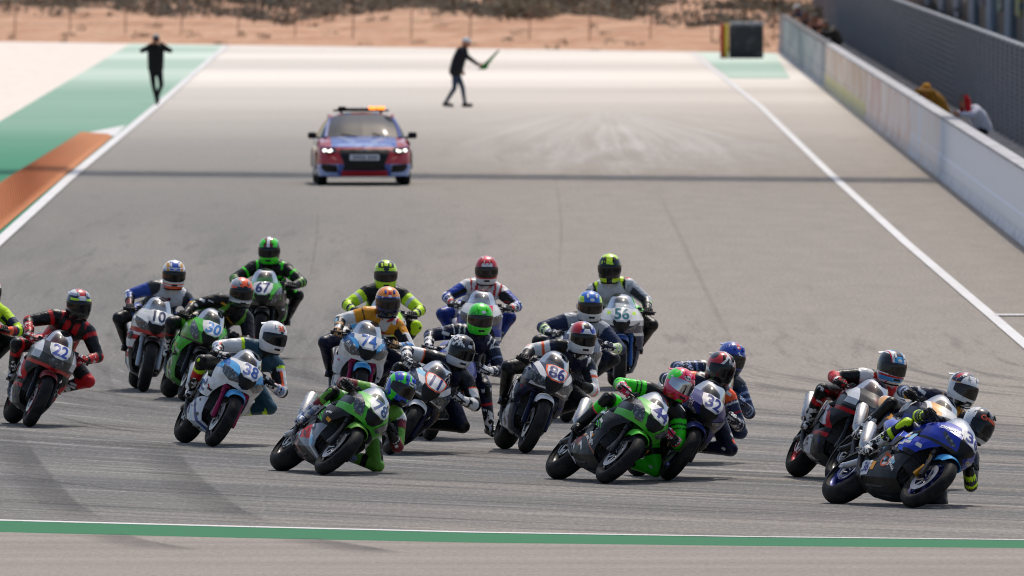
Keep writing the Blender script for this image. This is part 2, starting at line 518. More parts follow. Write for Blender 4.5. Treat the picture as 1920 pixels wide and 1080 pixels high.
sheet('pale_run_off', [outer(-420, 480), outer(0, 228), outer(246, 82), (-17.5, edge_y(-17.5) - 0.5), (-30, edge_y(-30)), (-40, 300)], M_RUN, 0.008)
# orange kerb, ridged across
def m_orange():
    t = NT('orange kerb paint'); tc = t.n('ShaderNodeTexCoord'); P = tc.outputs['Object']
    a = t.noise(P, 2.2, 5.0, 0.7)
    c = t.mix(t.smooth(a, 0.4, 0.7, 0, 0.8), (0.50, 0.190, 0.070), (0.40, 0.19, 0.095))
    t.l(c, t.b.inputs['Base Color']); t.set(Roughness=0.8); t.b.inputs['Specular IOR Level'].default_value = 0.2
    return t.m
inn = [ground(*p) for p in ((212, 258), (100, 350), (-6, 440), (-300, 700))]
out = [ground(*p) for p in ((143, 256), (70, 300), (-10, 350), (-260, 520))]
g = G(); NK = 150
I = cr(np.array([list(p) for p in inn]), np.linspace(0, 3, NK)); O_ = cr(np.array([list(p) for p in out]), np.linspace(0, 3, NK))
vs_ = []
for k in range(NK):
    up = 0.10 if k % 2 else 0.055
    for f_, h_ in ((0.0, 0.03), (0.12, up), (0.85, up + 0.02), (1.0, 0.014)):
        p = I[k] * (1 - f_) + O_[k] * f_; vs_.append((p[0], p[1], h_))
g.add(vs_, [(k * 4 + q, k * 4 + q + 1, k * 4 + q + 5, k * 4 + q + 4) for k in range(NK - 1) for q in range(3)])
struct(obj('orange_kerb', g.mesh('orange_kerb', False), m_orange()))
sheet('kerb_end_paint', [outer(143, 254), outer(216, 256), outer(236, 236)], M_LINE, 0.018)
# green corner at the far right beside the tyre wall
sheet('green_corner', [outer(1306, 98), outer(1368, 147), outer(1482, 147), outer(1452, 100)], M_GREEN_FAR, 0.012)

# --- tyre marks with a shape of their own
def m_mark(name, top):
    t = NT(name); out_ = t.t.nodes['Material Output']
    tc = t.n('ShaderNodeTexCoord'); P = tc.outputs['Object']
    t.set(Base_Color=(0.07, 0.068, 0.068, 1), Roughness=0.9)
    tr = t.n('ShaderNodeBsdfTransparent'); ms = t.n('ShaderNodeMixShader')
    va = t.n('ShaderNodeVertexColor'); va.layer_name = 'fade'
    gm = t.n('ShaderNodeMapping'); gm.inputs['Scale'].default_value = (1.0, 0.2, 1.0); t.l(P, gm.inputs[0])
    sp = t.n('ShaderNodeSeparateColor'); t.l(va.outputs[0], sp.inputs[0])
    f = t.math('MULTIPLY', t.math('MULTIPLY', t.smooth(t.noise(gm.outputs[0], 1.2, 5.0, 0.7), 0.30, 0.7, 0.35, 1.0), sp.outputs[0]), top)
    t.l(f, ms.inputs[0]); t.l(tr.outputs[0], ms.inputs[1]); t.l(t.b.outputs[0], ms.inputs[2]); t.l(ms.outputs[0], out_.inputs['Surface'])
    return t.m
M_MARK, M_FAINT = m_mark('tyre rubber mark', 0.50), m_mark('faint tyre mark', 0.15)
marks = [([(-10, 800), (20, 850), (62, 905), (100, 945), (158, 978)], 0.34, 0.008), ([(270, 820), (315, 880), (365, 925), (410, 957), (478, 987)], 0.34, 0.008),
         ([(175, 1001), (230, 1016), (330, 1034)], 0.36, 0.009), ([(535, 1009), (610, 1022), (720, 1040)], 0.36, 0.009),
         ([(0, 880), (60, 897), (200, 915), (420, 935)], 0.07, 0.008), ([(80, 776), (190, 800), (330, 822)], 0.07, 0.008),
         ([(250, 560), (212, 610), (196, 680), (215, 740), (262, 790)], 0.10, 0.008), ([(640, 590), (590, 640), (570, 690), (590, 740)], 0.07, 0.008),
         ([(1228, 350), (1268, 430), (1330, 560), (1400, 700)], 0.09, 0.008), ([(598, 380), (590, 470), (570, 560)], 0.05, 0.008),
         ([(930, 292), (945, 306)], 0.16, 0.008), ([(1040, 320), (1052, 420), (1046, 520)], 0.06, 0.008), ([(760, 560), (880, 500), (990, 470)], 0.05, 0.008)]
for line, w, z in marks:
    n_ = 30
    P_ = cr(np.array([list(ground(*p)) for p in line]), np.linspace(0, len(line) - 1, n_))
    g = G(); vs_ = []; fade = []
    big_ = w > 0.3
    for i in range(n_):
        t_ = P_[min(i + 1, n_ - 1)] - P_[max(i - 1, 0)]; t_ = t_ / np.linalg.norm(t_); nn = np.array((-t_[1], t_[0], 0))
        if nn[0] < 0: nn = -nn
        e_ = min(1.0, 4.0 * i / n_, 4.0 * (n_ - 1 - i) / n_)
        for u, k_ in zip((-0.5, -0.2, 0.2, 0.42, 0.5), (0.0, 0.45, 0.9, 1.0, 0.0) if big_ else (0.0, 0.8, 1.0, 0.8, 0.0)):
            q = P_[i] + nn * (u * w * (1.5 if big_ else 1.0)); vs_.append((q[0], q[1], z)); fade.append(k_ * e_)
    g.add(vs_, [(i * 5 + k, i * 5 + k + 1, i * 5 + k + 6, i * 5 + k + 5) for i in range(n_ - 1) for k in range(4)])
    me = g.mesh('tyre_mark', False); ca = me.color_attributes.new('fade', 'FLOAT_COLOR', 'POINT')
    ca.data.foreach_set('color', [c_ for f_ in fade for c_ in (f_, f_, f_, 1.0)])
    struct(obj('tyre_mark', me, M_MARK if line[0][1] > 700 else M_FAINT))

# --- pit side: kerb platform, wall of panels, catch fence
def wx(y): return 7.9 + (y - 280) * 0.0027
M_CONC = paint('grey concrete', (0.17, 0.17, 0.175), [((0.12, 0.12, 0.125), ('n', 0.8, 0.56))], 0.9, dirt=0.4, spec=0.2)
g = G(); g.add([(wx(y) + dx, y, z) for y in (236, 660) for dx, z in ((0.26, 0.0), (0.26, 0.36), (3.3, 0.36), (3.3, 0.0))], [(0, 1, 5, 4), (1, 2, 6, 5), (2, 3, 7, 6), (0, 3, 2, 1)])
struct(obj('pit_platform', g.mesh('pit_platform', False), M_CONC))
sheet('pit_lane', [(12.2, 120), (40, 120), (40, 640), (12.2, 605)], paint('pit lane asphalt', (0.075, 0.076, 0.08), [((0.10, 0.10, 0.105), ('n', 0.3, 0.5))], 0.9, dirt=0.3, spec=0.15), -0.012)

wall = obj('pit_wall', None); wall.location = (wx(400), 400, 0)
tag(wall, 'long white concrete pit wall with faded advert panels beside the straight', 'wall')
def m_board(kind):
    t = NT('wall panel paint'); tc = t.n('ShaderNodeTexCoord'); P = tc.outputs['Object']
    mp = t.n('ShaderNodeMapping'); mp.inputs['Scale'].default_value = (1, 0.12, 0.35); t.l(P, mp.inputs[0])
    a = t.noise(mp.outputs[0], 1.6, 4.0); fine = t.noise(P, 4.0, 6.0, 0.7)
    sx = t.n('ShaderNodeSeparateXYZ'); t.l(P, sx.inputs[0]); z = sx.outputs[2]
    white = (0.84, 0.86, 0.89)
    if kind == 'white': c = t.mix(t.smooth(fine, 0.4, 0.75, 0, 0.25), white, (0.68, 0.70, 0.73))
    elif kind == 'rose': c = t.mix(t.smooth(a, 0.38, 0.60), (0.70, 0.50, 0.42), (0.80, 0.72, 0.66))
    elif kind == 'sand':
        c = t.mix(t.smooth(a, 0.40, 0.62), (0.66, 0.50, 0.36), (0.76, 0.66, 0.56))
        c = t.mix(t.smooth(z, 0.45, 0.25, 0, 0.7), c, (0.62, 0.62, 0.24))
    elif kind == 'pale': c = t.mix(t.smooth(a, 0.38, 0.6), (0.74, 0.68, 0.64), (0.70, 0.74, 0.80))
    else: c = t.mix(t.smooth(a, 0.38, 0.6), (0.20, 0.24, 0.26), (0.45, 0.46, 0.46))
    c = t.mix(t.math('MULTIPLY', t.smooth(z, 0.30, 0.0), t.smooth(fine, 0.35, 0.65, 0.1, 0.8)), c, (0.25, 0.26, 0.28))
    t.l(c, t.b.inputs['Base Color']); t.set(Roughness=0.75); t.b.inputs['Specular IOR Level'].default_value = 0.25
    return t.m
M_COPE = paint('weathered coping', (0.50, 0.50, 0.51), [((0.40, 0.40, 0.41), ('n', 1.5, 0.52))], 0.9, dirt=0.35, spec=0.2)
BK = {k: m_board(k) for k in ('white', 'rose', 'sand', 'pale', 'dark')}
segs = [(236, 262, 'white'), (262, 302, 'white'), (302, 342.4, 'white'), (342.6, 375, 'pale'), (375.2, 428, 'rose'), (428.2, 494, 'sand'), (494.2, 548, 'dark'), (548.2, 600, 'dark')]
for y0, y1, k in segs:
    gx = wx((y0 + y1) / 2)
    g = G()
    y0 += 0.03; y1 -= 0.03
    pr = [(0, 0.0), (0.05, 0.14), (0.055, 0.42), (0.075, 0.435), (0.085, 1.12), (0.28, 1.12), (0.28, 0.0)]
    prof = [(wx(y0) + a_ - wx(400), y0 - 400, b_) for a_, b_ in pr] + [(wx(y1) + a_ - wx(400), y1 - 400, b_) for a_, b_ in pr]
    q = len(pr); g.add(prof, [(i, i + 1, q + i + 1, q + i) for i in range(q - 1)] + [tuple(range(q)), tuple(q + i for i in reversed(range(q)))])
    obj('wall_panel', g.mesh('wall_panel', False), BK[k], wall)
    g = G(); yc = (y0 + y1) / 2
    g.add([(wx(yy) + a_ - wx(400), yy - 400, b_) for yy in (y0, y1) for a_, b_ in ((0.06, 1.122), (0.06, 1.17), (0.31, 1.17), (0.31, 1.122))], [(0, 1, 5, 4), (1, 2, 6, 5), (2, 3, 7, 6), (3, 0, 4, 7), (0, 3, 2, 1), (4, 5, 6, 7)])
    obj('coping', g.mesh('coping', False), M_COPE if k != 'dark' else M_CONC, wall)

M_WIRE = flat((0.085, 0.09, 0.10), 0.7)
M_RAIL = flat((0.19, 0.20, 0.215), 0.7)
M_POST = flat((0.19, 0.20, 0.22), 0.6)
M_ROPE = flat((0.62, 0.63, 0.65), 0.7)
fence = obj('catch_fence', None); FX = 2.0
fence.location = (wx(450) + FX, 450, 0.36)
tag(fence, 'tall grey wire mesh fence with pale top rope behind the pit wall', 'fence')
BAY = 4.0
for k in range(92):
    y0 = 296 + k * BAY
    if y0 > 655: break
    bx = wx(y0) - wx(450); ly = y0 - 450
    dense = y0 < 420
    g = G(); hz = 1.97
    nv = 5 if dense else 4; nh = 20 if dense else 15
    r_ = 0.0085 if dense else 0.012
    for j in range(nv):
        yy = ly + BAY * (j + 0.5) / nv
        g.box((bx, yy, hz / 2), (r_ * 1.6, r_ * 3.0, hz))
    w = obj('wire_mesh', g.mesh('wire_mesh', False), M_WIRE, fence); w['kind'] = 'stuff'; g = G()
    for j in range(nh):
        zz = 0.03 + (hz - 0.06) * j / (nh - 1)
        g.box((bx - 0.012, ly + BAY / 2, zz), (r_, BAY - 0.02, r_ * 1.7))
    w = obj('tension_wire', g.mesh('tension_wire', False), M_RAIL, fence); w['kind'] = 'stuff'
    g = G(); g.tube([(bx + 0.05, ly, 0), (bx + 0.05, ly, 2.03)], 0.11, 8)
    g.box((bx + 0.05, ly, 0.02), (0.2, 0.2, 0.03))
    obj('post', g.mesh('post'), M_POST, fence)
    g = G()
    nn = 10
    for j in range(nn):
        y_a = ly + BAY * j / nn; y_b = ly + BAY * (j + 0.78) / nn
        g.tube([(bx, y_a, 2.01 + 0.015 * (j % 2)), (bx, y_b, 2.02)], 0.036, 6)
    r__ = obj('top_rope', g.mesh('top_rope'), M_ROPE, fence); r__['kind'] = 'stuff'

# pit building glimpsed above the fence
bld = obj('pit_building', None); bld.location = (15.2, 520, 0)
tag(bld, 'grey pit building with dark bays and coloured posters behind the mesh fence', 'building')
M_BW = paint('building cladding', (0.36, 0.41, 0.48), [((0.24, 0.28, 0.33), ('n', 0.5, 0.5))], 0.6)
M_BD = flat((0.03, 0.036, 0.042), 0.35)
g = G(); g.box((3.2, 40, 3.2), (6, 330, 6.4)); obj('wall', g.mesh('wall', False), M_BD, bld)
g = G(); g.box((2.6, 40, 6.6), (8.4, 331, 0.5)); obj('roof', g.mesh('roof', False), M_BW, bld)
for k in range(14):
    yy = -95 + k * 22.0
    g = G(); g.box((0.12, yy, 3.17), (0.22, 6.5, 6.34), bev=0.03); obj('column', g.mesh('column'), M_BW, bld)
POST = ['#c9b52a', '#7c1f28', '#4a7d3a', '#b9a58c', '#2c6a7a', '#a3552c', '#8e8a84']
for k in range(26):
    yy = -92 + k * 10.8 + 2.2
    if abs(((yy + 95) % 22) - 0) < 4.2 or abs(((yy + 95) % 22) - 22) < 4.2: continue
    g = G(); hh = random.uniform(1.2, 2.6)
    g.box((0.14, yy, 1.5 + hh / 2), (0.06, random.uniform(4.0, 7.6), hh))
    cpo = POST[k % 7]
    obj('poster', g.mesh('poster', False), paint('poster print', cpo, [(POST[(k + 3) % 7], ('n', 0.9, 0.5)), ('#d8d4c8', ('n', 2.3, 0.60))], 0.6), bld)

# overhead start gantry: its posts and deck stand outside the picture, its shadow crosses the track
gan = obj('start_gantry', None)
ctr = Vector((0, 345, 0)) + SUN * (9.0 / SUN.z)
gan.location = (ctr.x, ctr.y, 0); gan.rotation_euler = (0, 0, math.atan2(-8.0, 15.2) * 0.98)
tag(gan, 'white steel start gantry whose deck spans the straight and shades a strip of track', 'gantry')
M_GAN = flat((0.6, 0.6, 0.62), 0.5)
g = G(); g.box((0, 0, 9.0), (40, 1.3, 0.4), bev=0.03); obj('deck', g.mesh('deck'), M_GAN, gan)
g = G()
for sy in (-1.25, -1.9, -2.6, 1.25, 1.9, 2.6): g.box((0, sy, 9.05), (40, 0.26, 0.24))
for k in range(27): g.box((-19.5 + 1.5 * k, 0, 8.9), (0.12, 5.4, 0.12))
obj('truss', g.mesh('truss', False), M_GAN, gan)
g = G()
for sy in (-1.1, 1.1):
    g.tube([(-20, sy, 10.2), (20, sy, 10.2)], 0.06, 6)
    for k in range(21): g.tube([(-20 + 2 * k, sy, 9.2), (-20 + 2 * k, sy, 10.2)], 0.04, 5)
obj('railing', g.mesh('railing'), M_GAN, gan)
for sx_ in (-19.5, 19.5):
    g = G(); g.box((sx_, 0, 4.37), (0.5, 1.2, 8.74), bev=0.03); obj('post', g.mesh('post'), M_GAN, gan)

# foam-and-tyre block at the end of the wall
pb = ground(1392, 110)
tb = obj('tyre_barrier', None); tb.location = (pb.x, pb.y, 0)
tag(tb, 'black tyre wall block with red and yellow end panels beside the green corner', 'barrier')
M_RUB = paint('belt rubber', (0.035, 0.037, 0.04), [((0.06, 0.06, 0.065), ('n', 2.0, 0.55))], 0.7)
g = G(); g.box((0.13, 1.0, 0.52), (1.06, 2.0, 1.04), bev=0.05); obj('belt', g.mesh('belt'), M_RUB, tb)
for k, (cc, xx) in enumerate((('#c8b23c', -0.50), ('#b03a2c', -0.62))):
    g = G(); g.box((xx, 0.9 + 0.3 * k, 0.55), (0.115, 1.7 - 0.4 * k, 1.08), bev=0.02); obj('end_panel', g.mesh('end_panel'), paint('end panel paint', cc, (), 0.6), tb)
g = G()
for j in range(5):
    for i in range(2):
        g.lathe([(0.10, -0.06), (0.26, -0.09), (0.29, 0.0), (0.26, 0.09), (0.10, 0.06)], (0, 0, 0), 14)
        n_ = 14 * 5
        for q in range(len(g.v) - n_, len(g.v)):
            x_, y_, z_ = g.v[q]; g.v[q] = (-0.12 + 0.55 * i + x_ * 0.95, 0.35 + 0.33 * j + z_ * 0.55, 1.10 + y_ * 0.6)
obj('tyre_row', g.mesh('tyre_row'), flat((0.55, 0.55, 0.54), 0.8), tb)

# dry scrub along the bank, wire fence on the bare earth
def leaves(g, c, rx, ry, rz, n, size):
    for _ in range(n):
        u = Vector((random.gauss(0, 1), random.gauss(0, 1), random.gauss(0, 1))).normalized() * (random.random() ** 0.4)
        p = Vector(c) + Vector((u.x * rx, u.y * ry, abs(u.z) * rz))
        a = Vector((random.uniform(-1, 1), random.uniform(-1, 1), random.uniform(-1, 1))).normalized(); b = a.orthogonal().normalized()
        s_ = size * random.uniform(0.5, 1.4)
        g.add([p - a * s_, p + b * s_ * 0.5, p + a * s_, p - b * s_ * 0.5], [(0, 1, 2, 3)])
def m_leaf(name, a_, b_, s=1.0):
    t = NT(name); tc = t.n('ShaderNodeTexCoord')
    c = t.mix(t.smooth(t.noise(tc.outputs['Object'], s, 3.0), 0.38, 0.62), a_, b_)
    t.l(c, t.b.inputs['Base Color']); t.set(Roughness=0.8); t.b.inputs['Specular IOR Level'].default_value = 0.2
    return t.m
g = G()
for k in range(460):
    x = random.uniform(-36, 30); y = edge_y(x) + 34 + 66 * random.random()
    h = random.uniform(0.35, 0.95) * (1.0 if x < 6 else 0.75)
    leaves(g, (x, y, terrain_z(x, y)), random.uniform(0.5, 1.5), random.uniform(0.5, 1.2), h, 85, 0.10)
struct(obj('scrub', g.mesh('scrub', False), m_leaf('dark scrub leaves', (0.095, 0.088, 0.070), (0.185, 0.155, 0.11), 0.4)), 'dark low scrub covering the bank beyond the bare earth', 'stuff')
g = G()
for k in range(120):
    x = random.uniform(-30, 26); y = edge_y(x) + random.uniform(12, 50)
    leaves(g, (x, y, terrain_z(x, y)), random.uniform(0.15, 0.5), 0.3, random.uniform(0.08, 0.3), 26, 0.06)
struct(obj('dry_tufts', g.mesh('dry_tufts', False), m_leaf('dry tuft leaves', (0.24, 0.17, 0.10), (0.14, 0.11, 0.06), 0.8)), 'dry straw coloured tufts scattered over the bare earth', 'stuff')
pbx = at(985, 78, 640)
bush = obj('bush', None); bz = terrain_z(pbx.x, 640); bush.location = (pbx.x, 640, bz)
tag(bush, 'tall pale olive bush standing alone on the bare earth bank', 'bush')
g = G(); leaves(g, (0, 0, 0.15), 1.0, 0.8, 1.15, 620, 0.085); leaves(g, (0.5, 0, 0.0), 0.9, 0.6, 0.7, 300, 0.08); leaves(g, (-0.55, 0.1, 0.0), 0.7, 0.6, 0.85, 260, 0.08)
obj('crown', g.mesh('crown', False), m_leaf('pale bush leaves', (0.22, 0.19, 0.115), (0.30, 0.24, 0.16), 1.4), bush)
g = G()
for k in range(9):
    w = k * 0.7; g.tube([(0, 0, -0.05), (0.3 * math.cos(w), 0.25 * math.sin(w), 0.5), (0.65 * math.cos(w), 0.5 * math.sin(w), 0.95)], [0.03, 0.02, 0.008], 5)
obj('stems', g.mesh('stems'), flat((0.12, 0.085, 0.055), 0.9), bush)
wf = obj('wire_fence', None); wf.location = (0, edge_y(0) + 22, 0)
tag(wf, 'thin wire fence on dark posts standing along the bare earth', 'fence')
M_FP = flat((0.34, 0.21, 0.145), 0.9)
pts_ = []
for k in range(-14, 13):
    x = k * 2.05 + 0.6; y = edge_y(x) + 22; z = terrain_z(x, y); pts_.append((x, y - wf.location.y, z))
    g = G(); g.tube([(x, y - wf.location.y, z - 0.1), (x + 0.02, y - wf.location.y, z + 1.0)], 0.024, 6)
    obj('post', g.mesh('post'), M_FP, wf)
for h in (0.35, 0.65, 0.92):
    g = G(); g.tube([(p[0], p[1], p[2] + h) for p in pts_], 0.006, 4); obj('wire', g.mesh('wire'), M_WIRE, wf)

# ================================================================== MOTORCYCLE (x forward, y to its left, z up, ground at 0)
FA, RA = (0.70, 0.0, 0.300), (-0.70, 0.0, 0.318)      # axles
BM = {}
def tyre_mesh(Rr, hw, rim, name):
    g = G(); prof = [(rim - 0.012, -hw * 0.72), (rim + 0.02, -hw * 0.93)]
    for k in range(13):
        w = -92 + 184 * k / 12
        prof.append((Rr - hw * 0.92 + hw * 0.92 * math.cos(R(w)), hw * 1.0 * math.sin(R(w))))
    prof += [(rim + 0.02, hw * 0.93), (rim - 0.012, hw * 0.72)]
    g.lathe(prof, (0, 0, 0), 56); return g.mesh(name, sharp=60)
def rim_mesh(rim, hw, name, back=False):
    g = G()
    g.lathe([(rim + 0.004, -hw * 0.82), (rim - 0.006, -hw * 0.78), (rim - 0.028, -hw * 0.5), (rim - 0.034, 0), (rim - 0.028, hw * 0.5), (rim - 0.006, hw * 0.78), (rim + 0.004, hw * 0.82)], n=48)
    g.lathe([(0.0, -0.05), (0.034, -0.05), (0.042, -0.03), (0.042, 0.03), (0.034, 0.05), (0.0, 0.05)], n=20)
    for k in range(5):
        w = 2 * math.pi * k / 5
        for d in (-0.26, 0.26):
            a = (0.036 * math.cos(w), 0, 0.036 * math.sin(w)); m_ = (0.11 * math.cos(w + d * 0.35), 0, 0.11 * math.sin(w + d * 0.35))
            b = ((rim - 0.03) * math.cos(w + d), 0, (rim - 0.03) * math.sin(w + d))
            g.tube([a, m_, b], [0.016, 0.012, 0.014], 7)
    if back: g.lathe([(0.085, -0.098), (0.105, -0.098), (0.105, -0.090), (0.085, -0.090)], n=30)
    return g.mesh(name, sharp=35)
def disc_mesh(r0, r1, y, name):
    g = G(); g.lathe([(r0, y - 0.003), (r1, y - 0.003), (r1, y + 0.003), (r0, y + 0.003), (r0, y - 0.003)], n=36)
    for k in range(6):
        w = 2 * math.pi * k / 6; g.tube([(0.03 * math.cos(w), y * 0.75, 0.03 * math.sin(w)), (r0 * 1.05 * math.cos(w + .25), y, r0 * 1.05 * math.sin(w + .25))], 0.009, 5)
    return g.mesh(name)
BM['tyre_f'] = tyre_mesh(0.300, 0.064, 0.212, 'tyre'); BM['tyre_r'] = tyre_mesh(0.318, 0.100, 0.214, 'tyre')
BM['rim_f'] = rim_mesh(0.212, 0.055, 'rim'); BM['rim_r'] = rim_mesh(0.214, 0.085, 'rim', True)
BM['disc_l'] = disc_mesh(0.105, 0.158, 0.068, 'disc'); BM['disc_r'] = disc_mesh(0.105, 0.158, -0.068, 'disc'); BM['disc_b'] = disc_mesh(0.065, 0.108, -0.075, 'disc')
def build_bike_meshes():
    def mk(key, g, name=None, sharp=40): BM[key] = g.mesh(name or key, sharp=sharp)
    # forks with calipers
    for s, k in ((1, 'fork_l'), (-1, 'fork_r')):
        g = G(); y = 0.112 * s
        g.tube([(0.715, y, 0.275), (0.70, y, 0.31), (0.645, y, 0.445)], [0.022, 0.028, 0.026], 12)
        g.tube([(0.65, y, 0.43), (0.60, y, 0.555)], 0.0235, 12)
        g.tube([(0.605, y, 0.54), (0.465, y, 0.875)], 0.031, 12)
        g.box((0.575, y, 0.62), (0.075, 0.075, 0.035), bev=0.008); mk(k, g, 'fork_leg')
        g = G(); g.box((0.585, 0.098 * s, 0.355), (0.055, 0.05, 0.13), Matrix.Rotation(R(24), 3, 'Y'), bev=0.012)
        g.tube([(0.60, 0.10 * s, 0.40), (0.60, 0.125 * s, 0.50), (0.52, 0.12 * s, 0.60)], 0.006, 6); mk('cal_' + k[-1], g, 'brake_caliper')
        g = G(); g.tube([(0.445, y, 0.855), (0.40, 0.20 * s, 0.868), (0.345, 0.345 * s, 0.857)], 0.012, 8)
        g.tube([(0.375, 0.245 * s, 0.866), (0.345, 0.352 * s, 0.857)], 0.0185, 10)
        g.tube([(0.34, 0.35 * s, 0.857), (0.336, 0.375 * s, 0.855)], [0.02, 0.016], 10)
        g.box((0.41, 0.205 * s, 0.905), (0.06, 0.05, 0.04), bev=0.01); mk('bar_' + k[-1], g, 'handlebar')
        g = G(); g.tube([(0.405, 0.215 * s, 0.89), (0.425, 0.25 * s, 0.885), (0.415, 0.31 * s, 0.878), (0.405, 0.37 * s, 0.872)], [0.008, 0.008, 0.007, 0.009], 7)
        g.tube([(0.37, 0.372 * s, 0.872), (0.42, 0.385 * s, 0.873), (0.455, 0.36 * s, 0.874), (0.465, 0.315 * s, 0.876)], 0.007, 6); mk('lever_' + k[-1], g, 'lever')
        g = G(); g.tube([(-0.28, 0.16 * s, 0.395), (-0.28, 0.275 * s, 0.398)], 0.013, 8)
        g.patch([[(-0.17, 0.15 * s, 0.50), (-0.34, 0.155 * s, 0.50)], [(-0.20, 0.16 * s, 0.42), (-0.36, 0.165 * s, 0.40)]], 4, 4, 0.008)
        g.tube([(-0.28, 0.185 * s, 0.36), (-0.12, 0.185 * s, 0.345)], 0.009, 6); mk('peg_' + k[-1], g, 'footpeg')
    # fender hugging the tyre
    g = G(); ctrl = []
    for w in (58, 72, 88, 104, 120, 136):
        rr = 0.318; row = []
        cut = 0.125 if 72 <= w <= 120 else 0.055
        for yy, dr in ((-0.082, -cut), (-0.080, -0.05), (-0.058, -0.008), (0, 0.008), (0.058, -0.008), (0.080, -0.05), (0.082, -cut)):
            q = rr + dr * (0.75 if abs(yy) > 0.07 else 1); row.append((FA[0] + q * math.cos(R(w)), yy, FA[2] + q * math.sin(R(w))))
        ctrl.append(row)
    g.patch(ctrl, 16, 20, 0.005); mk('fender', g, 'front_fender')
    # nose cowl: pointed, with a crease along the headlights
    LZ = lambda z: z * 0.905
    cowl = [[(0.765, 0, 0.700), (0.735, .055, 0.708), (0.655, .125, 0.712), (0.52, .200, 0.705), (0.36, .240, 0.70)],
            [(0.850, 0, 0.765), (0.805, .062, 0.770), (0.705, .142, 0.775), (0.55, .222, 0.775), (0.36, .252, 0.78)],
            [(0.868, 0, 0.840), (0.822, .068, 0.850), (0.720, .152, 0.862), (0.555, .232, 0.865), (0.36, .250, 0.87)],
            [(0.805, 0, 0.925), (0.768, .070, 0.925), (0.670, .140, 0.935), (0.535, .198, 0.942), (0.38, .222, 0.945)],
            [(0.715, 0, 1.0), (0.690, .066, 1.0), (0.610, .124, 1.0), (0.50, .168, 1.0), (0.41, .188, 0.985)]]
    full = [[(p[0], -p[1], LZ(p[2])) for p in reversed(r_[1:])] + [(p[0], p[1], LZ(p[2])) for p in r_] for r_ in cowl]
    g = G(); g.patch(full, 22, 37, 0.006, fold=True); mk('cowl', g, 'upper_fairing', 14)
    cv, cf = list(g.v), list(g.f)
    scr = [[(0.713, 0, 1.003), (0.688, .064, 1.003), (0.608, .121, 1.003), (0.505, .163, 1.003), (0.42, .182, 0.99)],
           [(0.630, 0, 1.085), (0.61, .060, 1.083), (0.545, .110, 1.078), (0.475, .145, 1.06), (0.42, .162, 1.035)],
           [(0.52, 0, 1.155), (0.51, .055, 1.152), (0.475, .098, 1.142), (0.435, .126, 1.115), (0.41, .142, 1.08)],
           [(0.435, 0, 1.182), (0.43, .045, 1.178), (0.415, .078, 1.168), (0.402, .105, 1.142), (0.395, .12, 1.11)]]
    full = [[(p[0], -p[1], LZ(p[2])) for p in reversed(r_[1:])] + [(p[0], p[1], LZ(p[2])) for p in r_] for r_ in scr]
    g = G(); g.patch(full, 16, 29, 0.0); mk('screen', g, 'windscreen', 80)
    o_ = len(cv); BM['cowl_bvh'] = BVHTree.FromPolygons(cv + g.v, cf + [tuple(i + o_ for i in f) for f in g.f])
    g = G()     # trim round the screen's edge
    e = cr(np.array(full)[-1], np.linspace(0, 8, 30)); g.tube([tuple(p) for p in e], 0.004, 5)
    mk('screen_edge', g, 'screen_trim')
    # side panels
    side = [[(.650, .128, .648), (.52, .202, .642), (.36, .242, .638), (.17, .250, .66), (-.03, .228, .72)],
            [(.545, .165, .585), (.45, .225, .58), (.33, .254, .58), (.17, .260, .60), (-.02, .245, .64)],
            [(.455, .185, .52), (.38, .238, .52), (.28, .256, .52), (.15, .256, .52), (.0, .243, .545)],
            [(.405, .190, .45), (.33, .230, .452), (.22, .245, .468), (.08, .244, .50), (-.05, .232, .55)]]
    low = [[(.403, .190, .446), (.33, .226, .440), (.22, .236, .425), (.05, .232, .395), (-.16, .205, .355)],
           [(.380, .186, .365), (.29, .216, .36), (.16, .226, .35), (-.02, .222, .335), (-.24, .200, .325)],
           [(.368, .168, .275), (.27, .192, .262), (.12, .200, .258), (-.06, .196, .258), (-.30, .178, .275)],
           [(.372, .135, .205), (.27, .158, .182), (.12, .166, .176), (-.06, .164, .18), (-.34, .150, .21)],
           [(.375, .0, .165), (.27, 0, .135), (.12, 0, .13), (-.06, 0, .135), (-.34, 0, .17)]]
    for s, k in ((1, 'l'), (-1, 'r')):
        f = lambda A: [[(p[0], p[1] * s, p[2]) for p in r_] for r_ in A]
        g = G(); g.patch(f(side), 18, 20, 0.006 * -s, fold=True); mk('side_' + k, g, 'side_fairing', 8)
        BM['side_bvh_' + k] = BVHTree.FromPolygons(g.v, g.f)
        g = G(); g.patch([[(p[0], p[1] * 0.94, p[2] + max(0, .30 - p[2]) * .12) for p in r_] for r_ in f(low)], 20, 20, 0.006 * -s, fold=True); mk('low_' + k, g, 'belly_pan', 12)
        BM['low_bvh_' + k] = BVHTree.FromPolygons(g.v, g.f)
        # dark outlet in the side panel
        g = G(); g.patch(f([[(.20, .262, .60), (.05, .256, .61)], [(.17, .266, .55), (.06, .258, .555)], [(.14, .262, .49), (.03, .25, .49)]]), 8, 6, 0.012 * -s); mk('vent_' + k, g, 'vent')
        g = G(); g.patch(f([[(.67, .12, .74), (.56, .17, .74)], [(.69, .12, .78), (.57, .17, .78)]]), 4, 4, 0.004); mk('duct_' + k, g, 'duct')
    # inner lining: closes the view through the fairing
    g = G(); g.box((0.335, 0, 0.50), (0.05, 0.34, 0.34), Matrix.Rotation(R(-12), 3, 'Y'), bev=0.012)
    for k in range(9): g.box((0.365, 0, 0.37 + 0.033 * k), (0.012, 0.33, 0.012))
    mk('radiator', g)
    g = G(); g.patch([[(.62, -.12, .655), (.68, 0, .655), (.62, .12, .655)], [(.42, -.19, .67), (.45, 0, .74), (.42, .19, .67)], [(.37, -.21, .80), (.40, 0, .85), (.37, .21, .80)]], 10, 12, 0.004); mk('lining', g)
    g = G()
